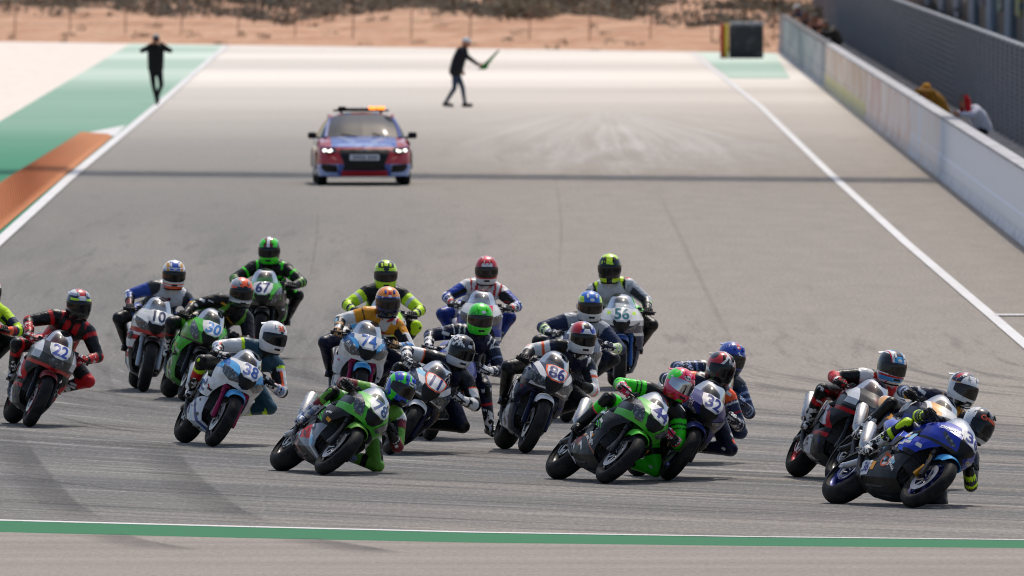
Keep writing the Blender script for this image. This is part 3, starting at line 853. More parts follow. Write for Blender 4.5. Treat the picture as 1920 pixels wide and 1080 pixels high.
    g.box((0.10, 0, 0.42), (0.42, 0.34, 0.36), bev=0.05); g.box((-0.14, 0, 0.40), (0.22, 0.36, 0.30), bev=0.06)
    g.tube([(0.02, -0.165, 0.40), (0.02, -0.215, 0.40)], [0.095, 0.08], 20); g.tube([(0.02, 0.165, 0.40), (0.02, 0.21, 0.40)], [0.085, 0.07], 20)
    for y in (-.12, -.04, .04, .12): g.tube([(0.29, y, 0.45), (0.335, y, 0.36), (0.28, y * .8, 0.22), (0.1, y * .5, 0.165), (-0.2, y * .3 - .02, 0.18)], 0.019, 8)
    mk('engine', g)
    g = G()
    for s in (1, -1): g.tube([(0.44, 0.06 * s, 0.84), (0.25, 0.17 * s, 0.76), (0.0, 0.195 * s, 0.64), (-0.16, 0.16 * s, 0.44)], [0.04, 0.045, 0.045, 0.04], 10)
    g.tube([(0.47, 0, 0.70), (0.42, 0, 0.90)], 0.035, 10)
    g.tube([(-0.12, 0.08, 0.66), (-0.5, 0.07, 0.84)], 0.018, 8, mirror=True); mk('frame', g)
    g = G()
    for s in (1, -1):
        g.tube([(-0.17, 0.10 * s, 0.43), (-0.38, 0.135 * s, 0.42), (-0.58, 0.14 * s, 0.345), (-0.74, 0.135 * s, 0.318)], [0.035, 0.042, 0.034, 0.026], 10)
        g.tube([(-0.22, 0.11 * s, 0.50), (-0.40, 0.135 * s, 0.47), (-0.60, 0.138 * s, 0.37)], [0.024, 0.024, 0.018], 8)
        g.box((-0.71, 0.142 * s, 0.318), (0.075, 0.03, 0.06), bev=0.01)
    g.tube([(-0.30, -0.13, 0.43), (-0.30, 0.13, 0.43)], 0.04, 10); mk('swingarm', g)
    g = G(); g.lathe([(0.10, 0.118), (0.112, 0.12), (0.112, 0.127), (0.10, 0.127)], (-0.70, 0, 0.318), 30)
    g.tube([(-0.70, 0.122, 0.428), (-0.14, 0.122, 0.44)], 0.010, 6); g.tube([(-0.70, 0.122, 0.208), (-0.14, 0.122, 0.36)], 0.010, 6); mk('chain', g)
    g = G(); ctrl = []
    for w in (40, 80, 120, 150):
        ctrl.append([(RA[0] + q * math.cos(R(w)), yy, RA[2] + q * math.sin(R(w))) for yy, q in ((-.11, .29), (-.09, .335), (0, .345), (.09, .335), (.11, .29))])
    g.patch(ctrl[:3], 10, 12, 0.005); mk('hugger', g, 'rear_fender')
    tank = [[(.33, .0, .90), (.32, .10, .89), (.30, .165, .84), (.28, .17, .76)],
            [(.20, .0, 1.015), (.20, .12, .99), (.19, .185, .90), (.18, .185, .78)],
            [(.05, .0, 1.035), (.05, .125, 1.005), (.04, .175, .90), (.03, .17, .78)],
            [(-.08, .0, .98), (-.08, .10, .96), (-.08, .125, .88), (-.08, .125, .78)],
            [(-.16, .0, .87), (-.16, .075, .86), (-.16, .10, .82), (-.16, .105, .77)]]
    full = [[(p[0], -p[1], p[2] * .93) for p in reversed(r_[1:])] + [(p[0], p[1], p[2] * .93) for p in r_] for r_ in tank]
    g = G(); g.patch(full, 20, 25, 0.006); g.tube([(0.12, 0, .95), (0.12, 0, .97)], [0.04, 0.036], 14); mk('tank', g, 'fuel_tank', 60)
    seat = [[(-.15, .0, .85), (-.15, .09, .84), (-.15, .115, .78)], [(-.30, .0, .835), (-.30, .13, .825), (-.30, .15, .77)], [(-.46, .0, .86), (-.46, .12, .85), (-.46, .135, .79)], [(-.52, .0, .93), (-.52, .10, .92), (-.52, .12, .83)]]
    full = [[(p[0], -p[1], p[2]) for p in reversed(r_[1:])] + list(r_) for r_ in seat]
    g = G(); g.patch(full, 14, 15, 0.02); mk('seat', g, 'seat', 60)
    tail = [[(-.42, .0, .90), (-.42, .12, .87), (-.42, .14, .78), (-.42, .06, .72)], [(-.62, .0, 1.0), (-.62, .11, .96), (-.62, .125, .86), (-.62, .05, .80)],
            [(-.80, .0, 1.03), (-.80, .075, 1.0), (-.80, .09, .93), (-.80, .04, .89)], [(-.93, .0, 1.02), (-.93, .03, 1.01), (-.93, .035, .98), (-.93, .015, .97)]]
    full = [[(p[0], -p[1], p[2]) for p in reversed(r_[1:])] + list(r_) for r_ in tail]
    g = G(); g.patch(full, 14, 20, 0.006); mk('tail', g, 'tail_cowl', 60)
    g = G(); g.tube([(-0.22, -0.12, 0.21), (-0.34, -0.165, 0.27), (-0.42, -0.19, 0.40), (-0.47, -0.20, 0.49)], [0.03, 0.03, 0.03, 0.032], 12); mk('pipe', g, 'exhaust_pipe')
    g = G(); A = Vector((-0.455, -0.205, 0.475)); B = Vector((-0.665, -0.235, 0.765)); d = B - A
    g.tube([A, A + d * .10, A + d * .16, A + d * .93, A + d * .97, B, B - d * .05], [0.034, 0.052, 0.060, 0.060, 0.052, 0.036, 0.030], 20); mk('silencer', g, 'exhaust_silencer', 30)
    g = G(); g.tube([(-0.46, -0.17, 0.80), (-0.56, -0.205, 0.64)], 0.010, 6); g.lathe([(0.060, -0.01), (0.066, 0.0), (0.060, 0.01)], n=4); mk('hanger', g, 'exhaust_bracket')
build_bike_meshes()
def front_decal(pts, off=0.004, o=(0.80, 0, 0.0)):
    """polygon given as (left, height) as seen from the front"""
    return pts
NF = (0.92, 0, 0.39)
def nose_poly(name, pts, off):
    return poly_decal(name, [(y, z) for y, z in pts], (0.95, 0, 0), (0, 1, 0), (0, 0, 1), (1, 0, 0), BM['cowl_bvh'], off, maxlen=0.03)
PLATE = [(-.128, .925), (-.06, .945), (.06, .945), (.128, .925), (.126, .86), (.098, .80), (.04, .772), (-.04, .772), (-.098, .80), (-.126, .86)]
PLATE = [(y * .88, .842 + (z - .858) * .86) for y, z in PLATE]
BM['plate'] = nose_poly('number_plate', PLATE, 0.006)
PLATE_IN = [(y * 0.87, .842 + (z - .842) * 0.84) for y, z in PLATE]
BM['plate_in'] = nose_poly('plate_field', PLATE_IN, 0.009)
BM['intake'] = nose_poly('air_intake', [(-.05, .764), (.05, .764), (.092, .792), (.094, .750), (.052, .672), (.0, .650), (-.052, .672), (-.094, .750), (-.092, .792)], 0.004)
LIGHTS = {'slant': [(.090, .675), (.112, .735), (.150, .805), (.192, .862), (.212, .835), (.214, .780), (.190, .715), (.140, .672)],
          'wide': [(.060, .690), (.095, .748), (.155, .788), (.225, .812), (.232, .765), (.200, .712), (.140, .680)],
          'slit': [(.075, .690), (.130, .722), (.205, .768), (.200, .735), (.160, .700), (.110, .678)],
          'diamond': [(.0, .772), (.055, .766), (.088, .728), (.05, .678), (.0, .662)]}
for k, P_ in LIGHTS.items():
    BM['light_' + k + '_l'] = nose_poly('headlight', P_, 0.006)
    BM['light_' + k + '_r'] = nose_poly('headlight', [(-y, z) for y, z in reversed(P_)], 0.006)

M_TYRE = paint('racing tyre rubber', (0.011, 0.011, 0.012), [((0.020, 0.0195, 0.019), ('n', 7.0, 0.5))], 0.6, dirt=0.0, spec=0.10, grain=(90, 0.2, 0.002))
M_DARK = paint('black engine casting', (0.020, 0.020, 0.022), [((0.05, 0.05, 0.055), ('n', 14.0, 0.60))], 0.45, grain=(30, 0.5, 0.01))
M_FRAME = paint('dark aluminium', (0.06, 0.062, 0.066), [((0.16, 0.16, 0.165), ('n', 8.0, 0.60))], 0.35, metal=0.7)
M_STEEL = paint('brushed steel', (0.55, 0.54, 0.52), [((0.34, 0.31, 0.28), ('n', 12.0, 0.62))], 0.24, metal=1.0)
M_DISC = paint('brake disc steel', (0.42, 0.41, 0.40), (), 0.3, metal=1.0)
M_GOLD = flat('#b98528', 0.3, 0.9)
M_RAD = paint('radiator core', (0.03, 0.03, 0.032), [((0.06, 0.06, 0.062), ('n', 60.0, 0.52))], 0.5)
M_SEAT = flat('#141416', 0.7)
M_SCREEN = glassy('tinted screen', (0.62, 0.66, 0.70), 0.30)
M_SCREEND = glassy('smoked screen', (0.40, 0.42, 0.45), 0.30)
M_INTAKE = flat((0.008, 0.008, 0.009), 0.5)
M_LAMP = paint('headlight cover', (0.045, 0.05, 0.058), [((0.20, 0.22, 0.24), ('s', 30.0, 0.58))], 0.12, coat=0.6, dirt=0.1)

def make_bike(o):
    """o: dict with pose and colours; returns the root and its matrix"""
    psi, lean = R(o['yaw']), R(o['lean'])
    fwd = Vector((math.sin(psi), -math.cos(psi), 0)); left = Vector((math.cos(psi), math.sin(psi), 0))
    w = 0.078
    O = ground(*o['front']) - fwd * 0.70 - left * (w * math.sin(lean)) + Vector((0, 0, w * (1 - math.cos(lean))))
    B = Matrix((fwd, left, Vector((0, 0, 1)))).transposed().to_4x4()
    M = Matrix.Translation(O) @ B @ Matrix.Rotation(-lean, 4, 'X')
    root = obj('motorcycle', None); root.matrix_world = M
    tag(root, o['label'], 'motorcycle', 'racing motorcycles turning in a pack on the track')
    nm = o['id']
    def pm(part, spec, **kw):
        spec = list(spec) if isinstance(spec, (list, tuple)) else [spec]
        kz = {'nose': 0.905, 'side': 0.92}.get(part, 1.0)                # the colour patches follow the panels' height
        def fit(q):
            if q[0] == 'z': return ('z', q[1] * kz, q[2] * kz)
            if q[0] in ('d', 'da'): return (q[0], (q[1][0], q[1][1], q[1][2] / kz), q[2], q[3])
            return q
        if part in ('side', 'belly'):            # blobs become crisp slanted bands
            q_ = random.Random(o['id'] + part)
            def band(m_):
                if m_[0] != 'n': return m_
                a_ = q_.uniform(.35, .75) if part == 'side' else q_.uniform(.12, .5)
                return ('d', (1, 0, .8), a_, a_ + q_.uniform(.03, .08))
            spec = [spec[0]] + [(l_[0],) + tuple(band(m_) for m_ in l_[1:]) for l_ in spec[1:]]
        spec = [spec[0]] + [(l_[0],) + tuple(fit(q) for q in l_[1:]) for l_ in spec[1:]]
        return paint('motorcycle %s paint' % part, spec[0], spec[1:], kw.get('rough', 0.30 if part == 'nose' else 0.42), kw.get('coat', 0.35 if part in ('nose', 'tank') else 0.10), kw.get('metal', 0.0), dirt=0.22)
    mc = pm('nose', o['cowl']); msd = pm('side', o['side']); ml = pm('belly', o.get('low', o['side']))
    mf = pm('fender', o.get('fender', 'K')); mt = pm('tank', o.get('tank', o['cowl'][0]))
    mr = flat(o.get('rim', 'K'), 0.3, 0.5, 0.4); fk = flat(o.get('fork', 'X'), 0.3, 0.5)
    P = lambda n, key, m, par=root, loc=None: obj(n, BM[key], m, par, loc)
    st = R(o.get('steer', 0))
    for nm_, key, loc, tk, discs in (('front_wheel', 'rim_f', FA, 'tyre_f', ('disc_l', 'disc_r')), ('rear_wheel', 'rim_r', RA, 'tyre_r', ('disc_b',))):
        wh = P(nm_, key, mr, root, loc); wh.rotation_euler = (0, random.uniform(0, 6), 0)
        P('tyre', tk, M_TYRE, wh)
        for d in discs: P('brake_disc', d, M_DISC, wh)
    for k in 'lr':
        f = P('fork_leg', 'fork_' + k, fk); P('brake_caliper', 'cal_' + k, M_GOLD if o.get('gold') else M_DARK, f)
        h = P('handlebar', 'bar_' + k, M_DARK); P('lever', 'lever_' + k, M_DARK, h)
        P('footpeg', 'peg_' + k, M_FRAME)
        sf = P('side_fairing', 'side_' + k, msd); P('vent', 'vent_' + k, M_INTAKE, sf)
        P('belly_pan', 'low_' + k, ml)
    P('front_fender', 'fender', mf)
    cw = P('upper_fairing', 'cowl', mc)
    ws = P('windscreen', 'screen', M_SCREEND if o.get('smoke') else M_SCREEN); P('screen_trim', 'screen_edge', flat(o.get('trim', 'X'), 0.4), ws)
    P('lining', 'lining', M_INTAKE); P('radiator', 'radiator', M_RAD); P('engine', 'engine', M_DARK); P('frame', 'frame', M_FRAME)
    P('swingarm', 'swingarm', flat(o.get('arm', 'X'), 0.35, 0.6)); P('chain', 'chain', M_FRAME); P('rear_fender', 'hugger', M_DARK)
    P('fuel_tank', 'tank', mt); P('seat', 'seat', M_SEAT); P('tail_cowl', 'tail', mc)
    ex = P('exhaust_pipe', 'pipe', M_FRAME); P('exhaust_silencer', 'silencer', M_STEEL)
    ls = o.get('lights', 'slant')
    if ls != 'diamond': P('air_intake', 'intake', M_INTAKE, cw)
    for k in 'lr': P('headlight', 'light_' + ls + '_' + k, M_LAMP, cw)
    if o.get('num'):
        np_ = P('number_plate', 'plate', flat(o.get('rimcol', o.get('plate', 'W')), 0.35, 0, 0.3))
        P('plate_field', 'plate_in', flat(o.get('plate', 'W'), 0.35, 0, 0.3), np_)
        sz = 0.152
        v, f = text_geo(o['num'], sz, 0.022, o.get('italic', 0.0), 0.95)
        m = decal_mesh('digits', [(p[0] * 1.08, p[1] * 1.05) for p in v], f, (0.95, 0, 0.842), (0, 1, 0), (0, 0, 1), (1, 0, 0), BM['cowl_bvh'], 0.012, 0.03)
        obj('digits', m, flat(o.get('numcol', 'B'), 0.35), np_)
    # lettering and stickers laid on the panels: (text, panel, side, centre, size, colour, angle)
    for tx in o.get('texts', ()):
        s_, panel, sd_, ctr, size, colr = tx[:6]; ang = R(tx[6]) if len(tx) > 6 else 0.0
        sg = 1 if sd_ == 'l' else -1
        # seen from the right side forward is to the right; from the left side it is to the left
        U = Vector((-sg * math.cos(ang), 0, math.sin(ang))); V = Vector((sg * math.sin(ang), 0, math.cos(ang)))
        ctr = (ctr[0], ctr[1], ctr[2] * {'cowl': 0.905, 'side': 0.94}.get(panel, 1.0))
        bvh = BM['cowl_bvh'] if panel == 'cowl' else BM[panel + '_bvh_' + sd_]
        Nn = Vector((0.45 if panel == 'cowl' else 0.0, sg, 0.0))
        if panel == 'cowl': U = Vector((-sg * math.cos(ang) * 0.9, 0.4 * math.cos(ang), math.sin(ang)))
        if s_.startswith('#'):
            wd, hg = size; v = [(-wd, -hg), (wd * .92, -hg), (wd, hg), (-wd * .9, hg)]; f = [(0, 1, 2, 3)]; nm_ = 'sticker'
            if s_ == '#ring':
                v, f = [], []
                for q in range(24):
                    for r_ in (0.72, 1.0): v.append((wd * r_ * math.cos(q * math.pi / 12), hg * r_ * math.sin(q * math.pi / 12)))
                f = [(2 * q, 2 * q + 1, (2 * q + 3) % 48, (2 * q + 2) % 48) for q in range(24)]; nm_ = 'emblem'
            m = decal_mesh(nm_, v, f, ctr, U, V, Nn, bvh, 0.004, 0.04)
        else:
            v, f = text_geo(s_, size, 0.02, 0.15); nm_ = 'lettering'; m = decal_mesh(nm_, v, f, ctr, U, V, Nn, bvh, 0.0075, 0.04)
        obj(nm_, m, flat(colr, 0.35), root)
    rs = random.Random(o['id'])               # small sponsor marks scattered over the panels: rows of bars, no lettering
    def bright(k_): return sum(C(k_ if isinstance(k_, str) else k_[0])) > 0.7
    sides, lows, nose = bright(o['side']), bright(o.get('low', o['side'])), bright(o['cowl'])
    for k in range(22):
        sd_ = 'r' if k < 14 else 'l'; sg = 1 if sd_ == 'l' else -1
        panel = rs.choice(('side', 'side', 'low', 'low'))
        cx, cz, lt = {'side': (rs.uniform(.08, .46), rs.uniform(.49, .64), sides), 'low': (rs.uniform(-.20, .31), rs.uniform(.23, .41), lows), 'cowl': (rs.uniform(.46, .66), rs.uniform(.80, .88), nose)}[panel]
        an = R(rs.choice((-38, -20, -12, 0))); nb = rs.randint(3, 7); hg = rs.uniform(.009, .018); v, f = [], []; u0 = 0.0
        if rs.random() < .25: nb = 1
        for j in range(nb):
            w_ = rs.uniform(.009, .016) if nb > 1 else rs.uniform(.04, .07); i0 = len(v)
            v += [(u0, -hg), (u0 + w_, -hg), (u0 + w_ + .004, hg), (u0 + .004, hg)]; f.append((i0, i0 + 1, i0 + 2, i0 + 3)); u0 += w_ + rs.uniform(.0035, .006)
        v = [(p[0] - u0 / 2, p[1]) for p in v]
        U = Vector((-sg * math.cos(an), 0, math.sin(an))); V = Vector((sg * math.sin(an), 0, math.cos(an))); N_ = Vector((0, sg, 0))
        if panel == 'cowl': N_ = Vector((0.45, sg, 0)); U = Vector((-sg * math.cos(an) * 0.9, 0.4 * math.cos(an), math.sin(an)))
        bv = BM['cowl_bvh'] if panel == 'cowl' else BM[panel + '_bvh_' + sd_]
        obj('sticker', decal_mesh('sticker', v, f, (cx, .2 * sg, cz), U, V, N_, bv, 0.0035, 0.05), flat(rs.choice(('K', 'N', 'R', 'B', 'E') if lt else ('W', 'W', 'Q', 'C', 'U')), 0.35), root)
    return root, M

# ================================================================== PEOPLE
def helm_point(az, z, off=0.0):
    Z = [-.135, -.115, -.08, -.03, .02, .06, .095, .12, .134]
    Fr = [.098, .132, .156, .152, .146, .131, .100, .062, .012]; Bk = [.075, .090, .108, .132, .148, .148, .126, .085, .015]; Wd = [.088, .106, .119, .125, .126, .119, .098, .066, .012]
    f, b, w = (np.interp(z, Z, A) for A in (Fr, Bk, Wd))
    # smoother dome than the straight interpolation
    c, s = math.cos(az), math.sin(az); a = f if c > 0 else b
    p = 2.25
    r = (abs(c / a) ** p + abs(s / w) ** p) ** (-1 / p)
    return (c * (r + off), s * (r + off), z)
HELM = {}
def build_helmet_meshes():
    Zc = [-.135, -.128, -.115, -.095, -.075, -.05, -.025, 0, .025, .048, .07, .088, .103, .115, .124, .131, .134]
    g = G(); n = 40; v = []
    for z in Zc:
        for k in range(n): v.append(helm_point(2 * math.pi * k / n, z))
    f = [(i * n + k, i * n + (k + 1) % n, (i + 1) * n + (k + 1) % n, (i + 1) * n + k) for i in range(len(Zc) - 1) for k in range(n)]
    f.append(tuple((len(Zc) - 1) * n + k for k in range(n)))
    g.add(v, f)
    HELM['bvh'] = BVHTree.FromPolygons(g.v, g.f)
    HELM['shell'] = g.mesh('helmet', sharp=70)
    mod = None
    g = G(); v = []; nz, na = 9, 28
    for i in range(nz):
        for k in range(na):
            az = R(-78 + 156 * k / (na - 1)); t = i / (nz - 1)
            zt = 0.047 - 0.020 * (abs(math.degrees(az)) / 78) ** 2; zb = -0.058 + 0.030 * (abs(math.degrees(az)) / 78) ** 2
            v.append(helm_point(az, zb + (zt - zb) * t, 0.0045))
    g.add(v, [(i * na + k, i * na + k + 1, (i + 1) * na + k + 1, (i + 1) * na + k) for i in range(nz - 1) for k in range(na - 1)])
    HELM['visor'] = g.mesh('visor', sharp=80)
    g = G(); g.tube([helm_point(2 * math.pi * k / 36, -.134, 0.002) for k in range(37)], 0.008, 6); HELM['rim'] = g.mesh('neck_roll')
    g = G(); v = []
    rows = [[(-.10, y, .098 - abs(y) * .25) for y in (-.07, -.035, 0, .035, .07)], [(-.16, y * .95, .085 - abs(y) * .25) for y in (-.07, -.035, 0, .035, .07)], [(-.19, y * .9, .088 - abs(y) * .2) for y in (-.07, -.035, 0, .035, .07)]]
    g.patch(rows, 8, 10, 0.006); HELM['spoiler'] = g.mesh('spoiler')
    g = G(); g.box((0.148, 0, -0.088), (0.02, 0.06, 0.018), bev=0.005); HELM['chin_vent'] = g.mesh('vent')
    for s in (-1, 1):
        g = G(); g.box((0.10, 0.045 * s, 0.098), (0.045, 0.022, 0.012), Matrix.Rotation(R(38), 3, 'Y'), bev=0.004); HELM['vent%d' % s] = g.mesh('vent')
build_helmet_meshes()
def m_visor(name, c, rough=0.06):
    t = NT(name); t.set(Base_Color=(*c, 1), Roughness=rough, Metallic=0.0); t.b.inputs['Specular IOR Level'].default_value = 0.38
    return t.m
M_VISOR = m_visor('dark visor', (0.005, 0.005, 0.006)); M_VISOR_B = m_visor('bronze visor', (0.026, 0.018, 0.014)); M_VISOR_S = paint('silver visor', (0.5, 0.5, 0.52), (), 0.08, metal=1.0, dirt=0.0)
M_ROLL = flat('#151518', 0.8)

def ik(a, b, l1, l2, pole):
    a, b, pole = Vector(a), Vector(b), Vector(pole)
    d = b - a; L = d.length
    if L > (l1 + l2) * 0.985:
        s = L / ((l1 + l2) * 0.985); l1 *= s; l2 *= s
    u = d.normalized(); p = (pole - u * pole.dot(u)).normalized()
    x = (l1 * l1 - l2 * l2 + L * L) / (2 * L); h = math.sqrt(max(0.0, l1 * l1 - x * x))
    return a + u * x + p * h

PENDING = []          # bodies to be turned into one skin each, all at once
def body(parent, bones, style, voxel=0.0115, name='body', rough=0.42, smooth_it=5):
    """bones: (group, p, q, r1, r2, outward).  One continuous surface, coloured by limb and place along it."""
    g = G()
    for gname, p, q, r1, r2, *_ in bones: g.capsule(p, q, r1, r2, 14)
    o = obj(name, g.mesh(name), None, parent)
    md = o.modifiers.new('skin', 'REMESH'); md.mode = 'VOXEL'; md.voxel_size = voxel; md.use_smooth_shade = True
    ms = o.modifiers.new('soft', 'SMOOTH'); ms.factor = 0.5; ms.iterations = smooth_it
    PENDING.append((o, bones, style, rough))
    return o
def m_suit(rough):
    t = NT('leather and cloth'); at_ = t.n('ShaderNodeVertexColor'); at_.layer_name = 'cloth'
    tc = t.n('ShaderNodeTexCoord'); P = tc.outputs['Object']
    c = t.mix(t.smooth(t.noise(P, 16, 5, .6), 0.5, 0.8, 0, 0.28), at_.outputs[0], (0.05, 0.048, 0.045))
    t.l(c, t.b.inputs['Base Color']); t.set(Roughness=rough); t.b.inputs['Specular IOR Level'].default_value = 0.28
    mp = t.n('ShaderNodeMapping'); t.l(P, mp.inputs[0]); mp.inputs['Scale'].default_value = (1, 1, 2.2)
    h = t.math('ADD', t.noise(mp.outputs[0], 8, 3, .5), t.math('MULTIPLY', t.noise(P, 22, 2, .5), 0.22))
    t.bump(h, 0.45, 0.035)
    return t.m
M_SUIT = {}
def finish_bodies():
    bpy.context.view_layer.update()
    dg = bpy.context.evaluated_depsgraph_get()
    for o, bones, style, rough in PENDING:
        me = bpy.data.meshes.new_from_object(o.evaluated_get(dg))
        n = len(me.vertices); V = np.zeros(n * 3); me.vertices.foreach_get('co', V); V = V.reshape(-1, 3)
        best = np.full(n, 9.0); T = np.zeros(n); SD = np.zeros(n); gi = np.zeros(n, int)
        names = []
        for gname, p, q, r1, r2, out in bones:
            if gname not in names: names.append(gname)
            p_, q_ = np.array(p), np.array(q); d = q_ - p_; L = max(np.dot(d, d), 1e-8)
            t = np.clip((V - p_) @ d / L, 0, 1); rr = r1 + (r2 - r1) * t
            c = p_ + t[:, None] * d; w = V - c; dist = np.linalg.norm(w, axis=1) - rr
            m = dist < best
            best[m] = dist[m]; T[m] = t[m]; gi[m] = names.index(gname)
            SD[m] = (w[m] @ np.array(out)) / np.maximum(rr[m], 1e-4)
        colr = np.tile(np.array(C(style.get('base', 'K'))), (n, 1))
        LX = style.get('_frame')
        for gname, layers in style.items():
            if gname not in names: continue
            sel = gi == names.index(gname)
            for L_ in layers:
                c, t0, t1 = L_[0], L_[1], L_[2]; m = sel & (T >= t0) & (T <= t1)
                if len(L_) > 3: m &= (SD >= L_[3]) & (SD <= (L_[4] if len(L_) > 4 else 9))
                colr[m] = C(c)
        if LX is not None:                       # dark stretch panels on the inner side of every limb
            lim = np.isin(gi, [i for i, k in enumerate(names) if k.split('_')[0] in ('uparm', 'forearm', 'thigh', 'shin')])
            colr[lim & (SD < -0.62)] = C('#131417')
        if LX is not None:                       # torso patches in the chest's own frame: (colour, up0, up1, across0, across1)
            O, Ux, Uy, Uz = (np.array(a) for a in LX)
            su, sl, sf = (V - O) @ Uz, (V - O) @ Uy, (V - O) @ Ux
            ts = np.isin(gi, [names.index(k) for k in ('torso', 'belly') if k in names])
            for L_ in style.get('patch', ()):
                a_ = np.abs(sl) if L_[5:6] != ('s',) else sl
                m = ts & (su >= L_[1]) & (su <= L_[2]) & (a_ >= L_[3]) & (a_ <= L_[4]) & (sf > -0.02)
                colr[m] = C(L_[0])
        rs = np.random.RandomState(len(names) * 7 + n % 97)
        for c, cnt in style.get('logos', ()):     # small sponsor patches
            for _ in range(int(cnt * 1.7)):
                k = rs.randint(n); pc = V[k]; d = np.abs(V - pc); e = np.array([0.03, rs.uniform(.016, .04), rs.uniform(.007, .015)])
                colr[(d < e).all(axis=1) & (gi == gi[k])] = C(c)
        ca = me.color_attributes.new('cloth', 'FLOAT_COLOR', 'POINT')
        ca.data.foreach_set('color', np.concatenate([colr, np.ones((n, 1))], axis=1).ravel())
        o.modifiers.clear()
        old = o.data; o.data = me; bpy.data.meshes.remove(old)
        if rough not in M_SUIT: M_SUIT[rough] = m_suit(rough)
        me.materials.clear(); me.materials.append(M_SUIT[rough])
        me.polygons.foreach_set('use_smooth', [True] * len(me.polygons))

def glove_mesh(grip, s, wrist, elbow):
    """fist round the grip: four fingers over the top and front, thumb beneath, gauntlet up the forearm"""
    gx, gy, gz = grip; g = G()
    ax = Vector((-0.24 * s * 0, s, -0.06)).normalized()
    g.capsule(Vector(grip) + Vector((-0.045, -0.012 * s, 0.012)), Vector(grip) + Vector((-0.012, -0.012 * s, 0.036)), 0.036, 0.030, 10)
    g.capsule(Vector(grip) + Vector((-0.045, 0.025 * s, 0.010)), Vector(grip) + Vector((-0.012, 0.028 * s, 0.034)), 0.034, 0.028, 10)
    for k, (dy, ln, r_) in enumerate(((-0.034, 0.95, .0115), (-0.011, 1.05, .012), (0.012, 1.0, .0115), (0.034, 0.85, .010))):
        y = gy + dy * s
        g.tube([(gx - 0.012, y, gz + 0.040), (gx + 0.018 * ln, y, gz + 0.034), (gx + 0.036 * ln, y, gz + 0.010), (gx + 0.030 * ln, y, gz - 0.018), (gx + 0.008, y, gz - 0.026 * ln)],
               [r_ * 1.1, r_ * 1.1, r_, r_ * .95, r_ * .7], 8)
        g.capsule((gx - 0.004, y, gz + 0.048), (gx + 0.010, y, gz + 0.046), .009, .007, 6)
    g.tube([(gx - 0.035, gy - 0.04 * s, gz), (gx - 0.012, gy - 0.052 * s, gz - 0.022), (gx + 0.018, gy - 0.044 * s, gz - 0.028), (gx + 0.032, gy - 0.030 * s, gz - 0.020)], [.015, .014, .012, .009], 8)
    w, e = Vector(wrist), Vector(elbow); d = (e - w).normalized()
    g.tube([Vector(grip) + Vector((-0.04, 0, 0.01)), w, w + d * 0.05, w + d * 0.115], [0.036, 0.040, 0.047, 0.056], 12)
    return g
def boot_mesh(ankle, toe, knee, s):
    a, t, k = Vector(ankle), Vector(toe), Vector(knee); up = (k - a).normalized(); f = (t - a).normalized(); g = G()
    heel = a - f * 0.05 - up * 0.055
    g.capsule(a + up * 0.0, a + up * 0.20, 0.050, 0.062, 12)
    g.capsule(heel, a - up * 0.015 + f * 0.03, 0.040, 0.048, 10)
    g.capsule(a + f * 0.02 - up * 0.025, t - f * 0.05 - up * 0.03, 0.046, 0.040, 12); g.capsule(t - f * 0.06 - up * 0.035, t - f * 0.015 - up * 0.038, 0.040, 0.030, 10)
    g.capsule(a + up * 0.05 + f * 0.035, a + up * 0.20 + f * 0.035, 0.035, 0.038, 8)
    so = -up * 0.072
    g.tube([heel + so * .45 - f * .02, heel + so * .5 + f * .07, t + so * .62 - f * .12, t + so * .55 - f * 0.005], [0.026, 0.034, 0.042, 0.028], 10, flat_=0.35)
    return g
GRIP = (0.358, 0.300, 0.862)
